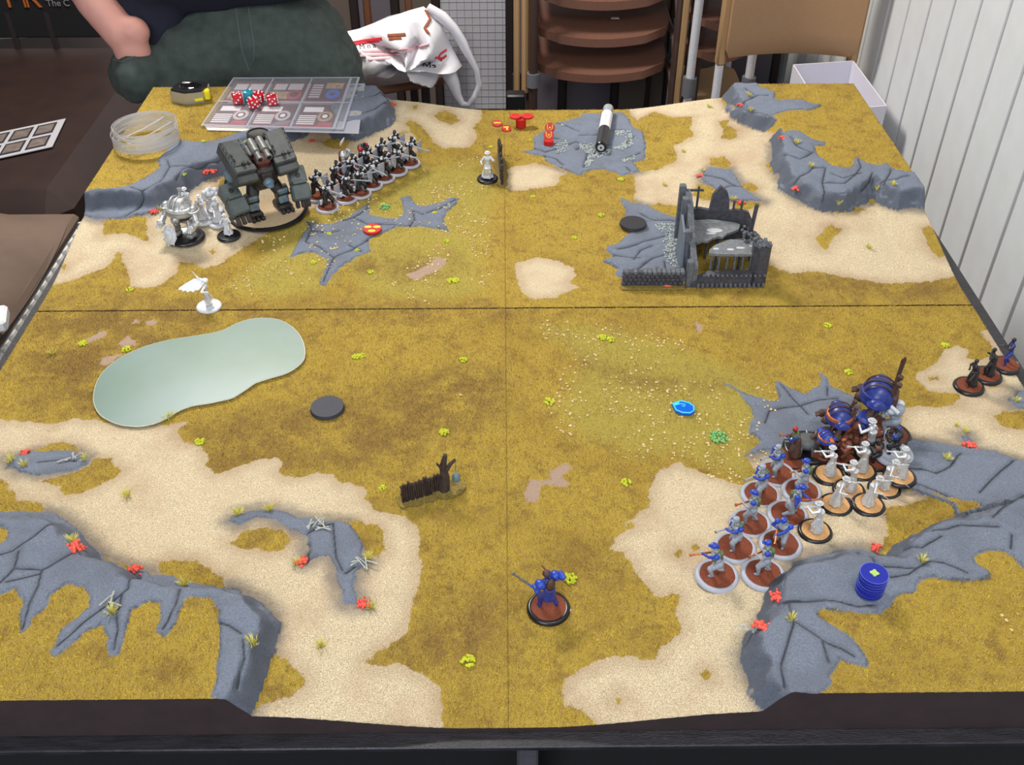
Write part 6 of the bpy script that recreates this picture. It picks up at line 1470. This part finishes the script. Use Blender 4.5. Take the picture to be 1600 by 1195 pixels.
# blue shield token
M_TB = mat('translucent_blue_acrylic', (10, 96, 210), .2, var=.05); M_CY = mat('cyan_print', (70, 210, 245), .4)
t = thing('shield_token', 'bright blue shield shaped token with cyan border and swirl', 'token', G(1067, 641, .001), -.25)
sh = [(-.0135, .004), (-.004, .0115), (.006, .010), (.0125, .005), (.0135, -.003), (.0095, -.009), (.0, -.0105), (-.008, -.0075)]
MB().prism(sh, 0, .0035).obj('shield_plate', M_TB, t)
MB().tube([(x * .92, y_ * .92, .0036) for x, y_ in sh], .0009, 6, closed=True).obj('cyan_border', M_CY, t)
MB().tube([(-.008, .002, .0038), (-.003, .0055, .0038), (.002, .0045, .0038), (.001, .001, .0038), (-.002, .002, .0038)], .0007, 6).obj('cyan_swirl', M_CY, t)
MB().prism([(-.0125, .0035), (-.0045, .0105), (-.006, .004), (-.009, .0005)], .0035, .0040).obj('cyan_corner', M_CY, t)
# stack of blue discs
p = G(1357, 924, .0015); M_TB2 = mat('deep_blue_acrylic', (14, 30, 150), .5, var=.05)
for i in range(7):
    t = token('dark blue disc in the stack on the near right rock, %s' % ('at the very bottom', 'second from the bottom', 'third from the bottom', 'in the middle', 'third from the top', 'second from the top', 'topmost, green emblem')[i], p + Vector((.0003 * math.sin(i * 2), .0003 * math.cos(i), i * .0033)), .0122, M_TB2, (0, 0, i), None, .0031, 'stack of blue tokens', 'blue_token')
    MB().lathe([(.0121, .0029), (.0123, .00305)], n=24).obj('pale_seam', mat('pale_blue_seam', (90, 112, 210), .4), t)
MB().prism([(.0035 * math.cos(a) * (1 + .2 * math.cos(a * 4)), .0035 * math.sin(a) * (1 + .2 * math.cos(a * 4))) for a in [2 * PI * k / 20 for k in range(20)]], .0031, .0037).obj('green_emblem', mat('pale_green_print', (170, 200, 110), .5), t)

# ================================================================ MARKER, TAPE, RINGS, CARDS, DICE
a, b = G(951, 168), G(939, 230); a = U(951, 166, .014); b = U(939, 229, .014); a.z = b.z = max(Hs(a.x, a.y), Hs(b.x, b.y)) + .0105
t = thing('marker_pen', 'black and white marker pen with clear grey end lying on the back rock', 'pen', (a + b) / 2, math.atan2((b - a).y, (b - a).x)); L_ = (b - a).length
def lx(u0, u1, r0, r1, nm, m, par=None): return MB().cyl((-L_ / 2 + u0 * L_, 0, 0), (-L_ / 2 + u1 * L_, 0, 0), r0, r1, 24).obj(nm, m, par or t)
M_CLR = mat('clear_grey_plastic', (150, 154, 160), .25, var=.05, trans=.4)
lx(.04, .22, .0092, .0092, 'clear_cap', M_CLR); MB().ell((-L_ / 2 + .045 * L_, 0, 0), (.006, .0092, .0092)).obj('cap_end', M_CLR, t)
lb = lx(.20, .58, .0097, .0097, 'white_label', mat('label_white', (232, 232, 234), .5)); M_PRT = mat('label_grey_print', (90, 90, 96), .6)
mb = MB()
for k in range(3): mb.box((-L_ / 2 + (.36 + .035 * k) * L_, 0, .00965), (.0012, .005 - .001 * k, .0003))
mb.obj('label_print', M_PRT, lb, sm=0)
lx(.57, .985, .0096, .0098, 'black_barrel', M_BLKP); lx(.985, 1.0, .0096, .0085, 'barrel_end', M_BLKP)
MB().cyl((L_ / 2, 0, 0), (L_ / 2 + .0006, 0, 0), .0055, .0055, 20).obj('silver_end_cap', M_PEW, t)
MB().cyl((L_ / 2 + .0006, 0, 0), (L_ / 2 + .0011, 0, 0), .0018, .0018, 10).obj('nib_hole', M_BLKM, t)
# tape measure
p = U(301, 155, PZ); t = thing('tape_measure', 'silver and black tape measure with yellow blade end on the back left hill', 'tape measure', (p.x, p.y, PZ + .001), -.12)
M_CHR = mat('satin_silver', (178, 178, 174), .3, metal=.55, var=.05)
pts = [(-.030, -.017), (-.002, -.026), (.010, -.022), (.026, -.014), (.030, .004), (.026, .020), (.004, .025), (-.020, .022), (-.030, .006)]
MB().prism(pts, 0, .019).obj('silver_case', M_CHR, t); MB().prism([(x * .93, y_ * .93) for x, y_ in pts], .019, .022).obj('black_top', M_BLKP, t)
MB().ell((.0, .002, .022), (.019, .016, .0035), nu=20).obj('glossy_dial', mat('glossy_black', (20, 20, 22), .08, coat=1), t)
MB().ell((-.008, .008, .0245), (.009, .004, .0015)).obj('silver_sticker', M_CHR, t)
MB().box((.029, -.004, .011), (.010, .013, .017), Euler((0, 0, .3)), bev=.002).box((.020, -.020, .008), (.014, .003, .004), Euler((0, 0, .5))).obj('yellow_tab', mat('tape_yellow', (236, 220, 30), .4), t)
# coil of clear plastic strip
p = U(232, 226, PZ); t = thing('plastic_coil', 'loose coil of clear plastic strip on the back left hill edge', 'coil', (p.x, p.y, PZ + .001))
M_STR = mat('milky_clear_plastic', (226, 228, 232), .25, var=.03, trans=.45, coat=.5)
M_STR.node_tree.nodes['Principled BSDF'].inputs['Alpha'].default_value = .62
rr = random.Random(2)
for i in range(9):
    r0 = .049 + rr.uniform(-.0022, .0015); z0 = .003 + i * .0034; tx, ty = rr.uniform(-.05, .05), rr.uniform(-.07, .07); ox, oy = rr.uniform(-.0015, .0015), rr.uniform(-.0015, .0015)
    mb = MB(); n = 48; vs = []; fs = []
    for k in range(n):
        a = 2 * PI * k / n
        for rr_, dz in ((r0, 0), (r0 + .0006, 0), (r0 + .0006, .0042), (r0, .0042)): vs.append((ox + rr_ * math.cos(a), oy + rr_ * .96 * math.sin(a), z0 + dz + tx * r0 * math.cos(a) + ty * r0 * math.sin(a)))
    for k in range(n):
        k2 = (k + 1) % n
        for c in range(4): c2 = (c + 1) % 4; fs.append((k * 4 + c, k2 * 4 + c, k2 * 4 + c2, k * 4 + c2))
    vs = [(x, y_, max(.0, z)) for x, y_, z in vs]; mb.add(vs, fs); mb.obj('loop', M_STR, t, sm=50)
for (x0, y0, x1, y1, zz) in ((-.03, -.036, .034, .034, .016), (-.018, -.044, .042, .018, .012), (-.038, -.02, .02, .043, .02)):
    mb = MB(); mb.tube([(x0, y0, zz - .004), ((x0 + x1) / 2 + .003, (y0 + y1) / 2, zz), (x1, y1, zz + .006)], .0011, 6); mb.obj('cross_strand', M_STR, t)
# card sleeves
Z1 = PZ + .0015
ca, cb, cc, cdd = U(365, 124, Z1), U(562, 123, Z1), U(536, 205, Z1), U(314, 199, Z1)
def bl2(u, v, dz=0.0): return (ca * (1 - u) + cb * u) * (1 - v) + (cdd * (1 - u) + cc * u) * v + Vector((0, 0, dz))
def plate(mb, q, th=.0003):
    up = Vector((0, 0, th)); mb.add([x for x in q] + [x + up for x in q], [(0, 1, 2, 3), (7, 6, 5, 4), (0, 4, 5, 1), (1, 5, 6, 2), (2, 6, 7, 3), (3, 7, 4, 0)])
M_SLV = mat('clear_sleeve_film', (225, 228, 235), .12, var=.02, coat=1); M_SLV.node_tree.nodes['Principled BSDF'].inputs['Alpha'].default_value = .13
M_SED = mat('sleeve_welded_edge', (196, 198, 212), .3, var=.05); M_SED.node_tree.nodes['Principled BSDF'].inputs['Alpha'].default_value = .6
o0 = (ca + cc) / 2
# lower sleeve page
t = thing('card_sleeve_page', 'lower clear sleeve page peeking out under the upper one', 'card page', o0)
mb = MB(); sh_ = Vector((.012, -.010, -.0004)); q = [bl2(0, .05) + sh_, bl2(1.0, .05) + sh_, bl2(1.06, .99) + sh_, bl2(.04, .99) + sh_]; plate(mb, [x - o0 for x in q]); mb.obj('film', M_SED, t, sm=0)
mb = MB(); q = [bl2(.02, .97, .0), bl2(.34, .97), bl2(.34, 1.05), bl2(.06, 1.05)]; plate(mb, [x - o0 for x in q]); mb.obj('white_card_edge', mat('card_white', (226, 220, 210), .5), t, sm=0)
# cards
M_CDK = mat('card_maroon', (64, 36, 48), .4, var=.4, nscale=120, col2=(110, 60, 70)); M_CWH = mat('card_banner', (232, 228, 232), .4, var=.03); M_CLN = mat('card_text_lines', (190, 180, 188), .5)
M_CPK = mat('card_pink', (170, 60, 80), .4, var=.3, nscale=100); M_CBL = mat('card_blue', (60, 100, 200), .3); M_CGO = mat('card_tan_art', (170, 140, 110), .5, var=.4, nscale=150)
names = ['upper left card in the sleeve page, mostly hidden by dice', 'upper middle card in the sleeve page, pale and glary', 'upper right card with a blue round emblem', 'lower left card with white banner and oval grey emblem', 'lower middle card with white banner and red dotted emblem', 'lower right card with white banner and tan oval emblem']
kk = 0
for r_ in range(2):
    for q_ in range(3):
        u0 = .03 + q_ * .305; u1 = u0 + .275; v0 = .06 + r_ * .47; v1 = v0 + .43; o1 = bl2((u0 + u1) / 2, (v0 + v1) / 2, .0004)
        def cq(a, b, c, d, dz): 
            f = lambda s_, w_: bl2(u0 + (u1 - u0) * s_, v0 + (v1 - v0) * w_, .0004 + dz) - o1
            return [f(a, b), f(c, b), f(c, d), f(a, d)]
        t = thing('game_card', names[kk], 'card', o1, 0, 'printed cards in the sleeve page')
        mb = MB(); plate(mb, cq(0, 0, 1, 1, 0)); mb.obj('card', M_CDK, t, sm=0)
        pr_ = MB(); dz = .0004
        def pq(a, b, c, d, mi, z_=dz): pr_.cur = mi; x = cq(a, b, c, d, z_); pr_.quad(x[3], x[2], x[1], x[0])
        pq(.02, .0, .98, .05, 2); pq(.02, .93, .98, .98, 3)
        if r_ == 1:
            pq(.10, .12, .62, .34, 0)
            for k in range(5): pq(.04, .48 + k * .085, .50, .53 + k * .085, 0)
            pq(.6, .78, .98, .92, 3); cx, cy, m1 = .72, .52, (1, 1, 4)[q_]
        elif q_ == 2:
            for k in range(6): pq(.06, .16 + k * .11, .36, .23 + k * .11, 1)
            pq(.44, .08, .92, .36, 4); cx, cy, m1 = .70, .62, 5
        else:
            pq(.1, .12, .45, .42, 1); pq(.5, .12, .9, .42, 1); pq(.05, .5, .6, .85, 4); cx, cy, m1 = .75, .65, 3
        f = lambda a, k_: bl2(u0 + (u1 - u0) * (cx + .2 * k_ * math.cos(a)), v0 + (v1 - v0) * (cy + .22 * k_ * math.sin(a)), .0010 + (1 - k_) * .0004) - o1
        for k_, mi in ((1, m1), (.6, 2 if m1 != 5 else 5), (.35, 0 if r_ else 2)):
            n = 20; pr_.cur = mi; pr_.add([f(-2 * PI * i / n, k_) for i in range(n)], [tuple(range(n))])
        pr_.obj('card_print', [M_CWH, M_CLN, M_CDK, M_CPK, M_CGO, M_CBL], t, sm=0)
        kk += 1
t = thing('card_sleeve_page', 'upper clear plastic sleeve page holding six printed cards', 'card page', o0)
mb = MB(); q = [bl2(0, 0, .0022), bl2(1, 0, .0022), bl2(1, 1, .0022), bl2(0, 1, .0022)]; plate(mb, [x - o0 for x in q], .0002); mb.obj('film', M_SLV, t, sm=0)
for u in (.0, .3175, .6225, .925, .985):
    mb = MB(); w_ = .006 if u < .9 else .012; q = [bl2(u, 0, .0028), bl2(u + w_ * 1.6, 0, .0028), bl2(u + w_ * 1.6, 1, .0028), bl2(u, 1, .0028)]; plate(mb, [x - o0 for x in q]); mb.obj('welded_seam', M_SED, t, sm=0)
for v in (.0, .505, .975):
    mb = MB(); q = [bl2(0, v, .0031), bl2(1, v, .0031), bl2(1, v + .02, .0031), bl2(0, v + .02, .0031)]; plate(mb, [x - o0 for x in q]); mb.obj('welded_seam', M_SED, t, sm=0)
# dice
M_DR = mat('translucent_red_dice', (196, 14, 40), .12, var=.05, coat=.6); M_DT = mat('teal_dice', (20, 140, 160), .12, var=.05, coat=.6); M_PIP = mat('white_pip', (240, 240, 240), .4)
PIPS = {1: [(0, 0)], 2: [(-1, -1), (1, 1)], 3: [(-1, -1), (0, 0), (1, 1)], 4: [(-1, -1), (1, 1), (-1, 1), (1, -1)], 5: [(-1, -1), (1, 1), (-1, 1), (1, -1), (0, 0)], 6: [(-1, -1), (-1, 0), (-1, 1), (1, -1), (1, 0), (1, 1)]}
def die(label, px, py, m, rz, rot3=(5, 3, 6), s_=.0165):
    p = U(px, py, Z1 + .003 + s_ / 2); t = thing('die', label, 'dice', (p.x, p.y, Z1 + .0037), rz, 'dice on the card page')
    MB().box((0, 0, s_ / 2), (s_, s_, s_), bev=.0022).obj('cube', m, t, sm=50)
    mb = MB(); h2 = s_ / 2
    for face, (nrm, ux, uy) in zip((rot3[0], rot3[1], rot3[2], 7 - rot3[1], 7 - rot3[2]), (((0, 0, 1), (1, 0, 0), (0, 1, 0)), ((0, -1, 0), (1, 0, 0), (0, 0, 1)), ((1, 0, 0), (0, 1, 0), (0, 0, 1)), ((0, 1, 0), (1, 0, 0), (0, 0, 1)), ((-1, 0, 0), (0, 1, 0), (0, 0, 1)))):
        nv, ux, uy = Vector(nrm), Vector(ux), Vector(uy)
        for a, b in PIPS[face]: mb.ell(Vector((0, 0, h2)) + nv * h2 + (ux * a + uy * b) * s_ * .25, .0016, nu=8, nv=6)
    mb.obj('pips', M_PIP, t)
die('red die furthest left on the card page', 371, 154, M_DR, .4, (5, 3, 6)); die('teal blue die between the red dice', 388, 150, M_DT, .2, (2, 1, 3))
die('red die standing behind, right of the teal one', 405, 152, M_DR, .9, (5, 6, 3)); die('red die nearest the camera below the teal one', 396, 161, M_DR, .5, (6, 5, 4)); die('red die furthest right on the card page', 425, 156, M_DR, .25, (3, 5, 6))
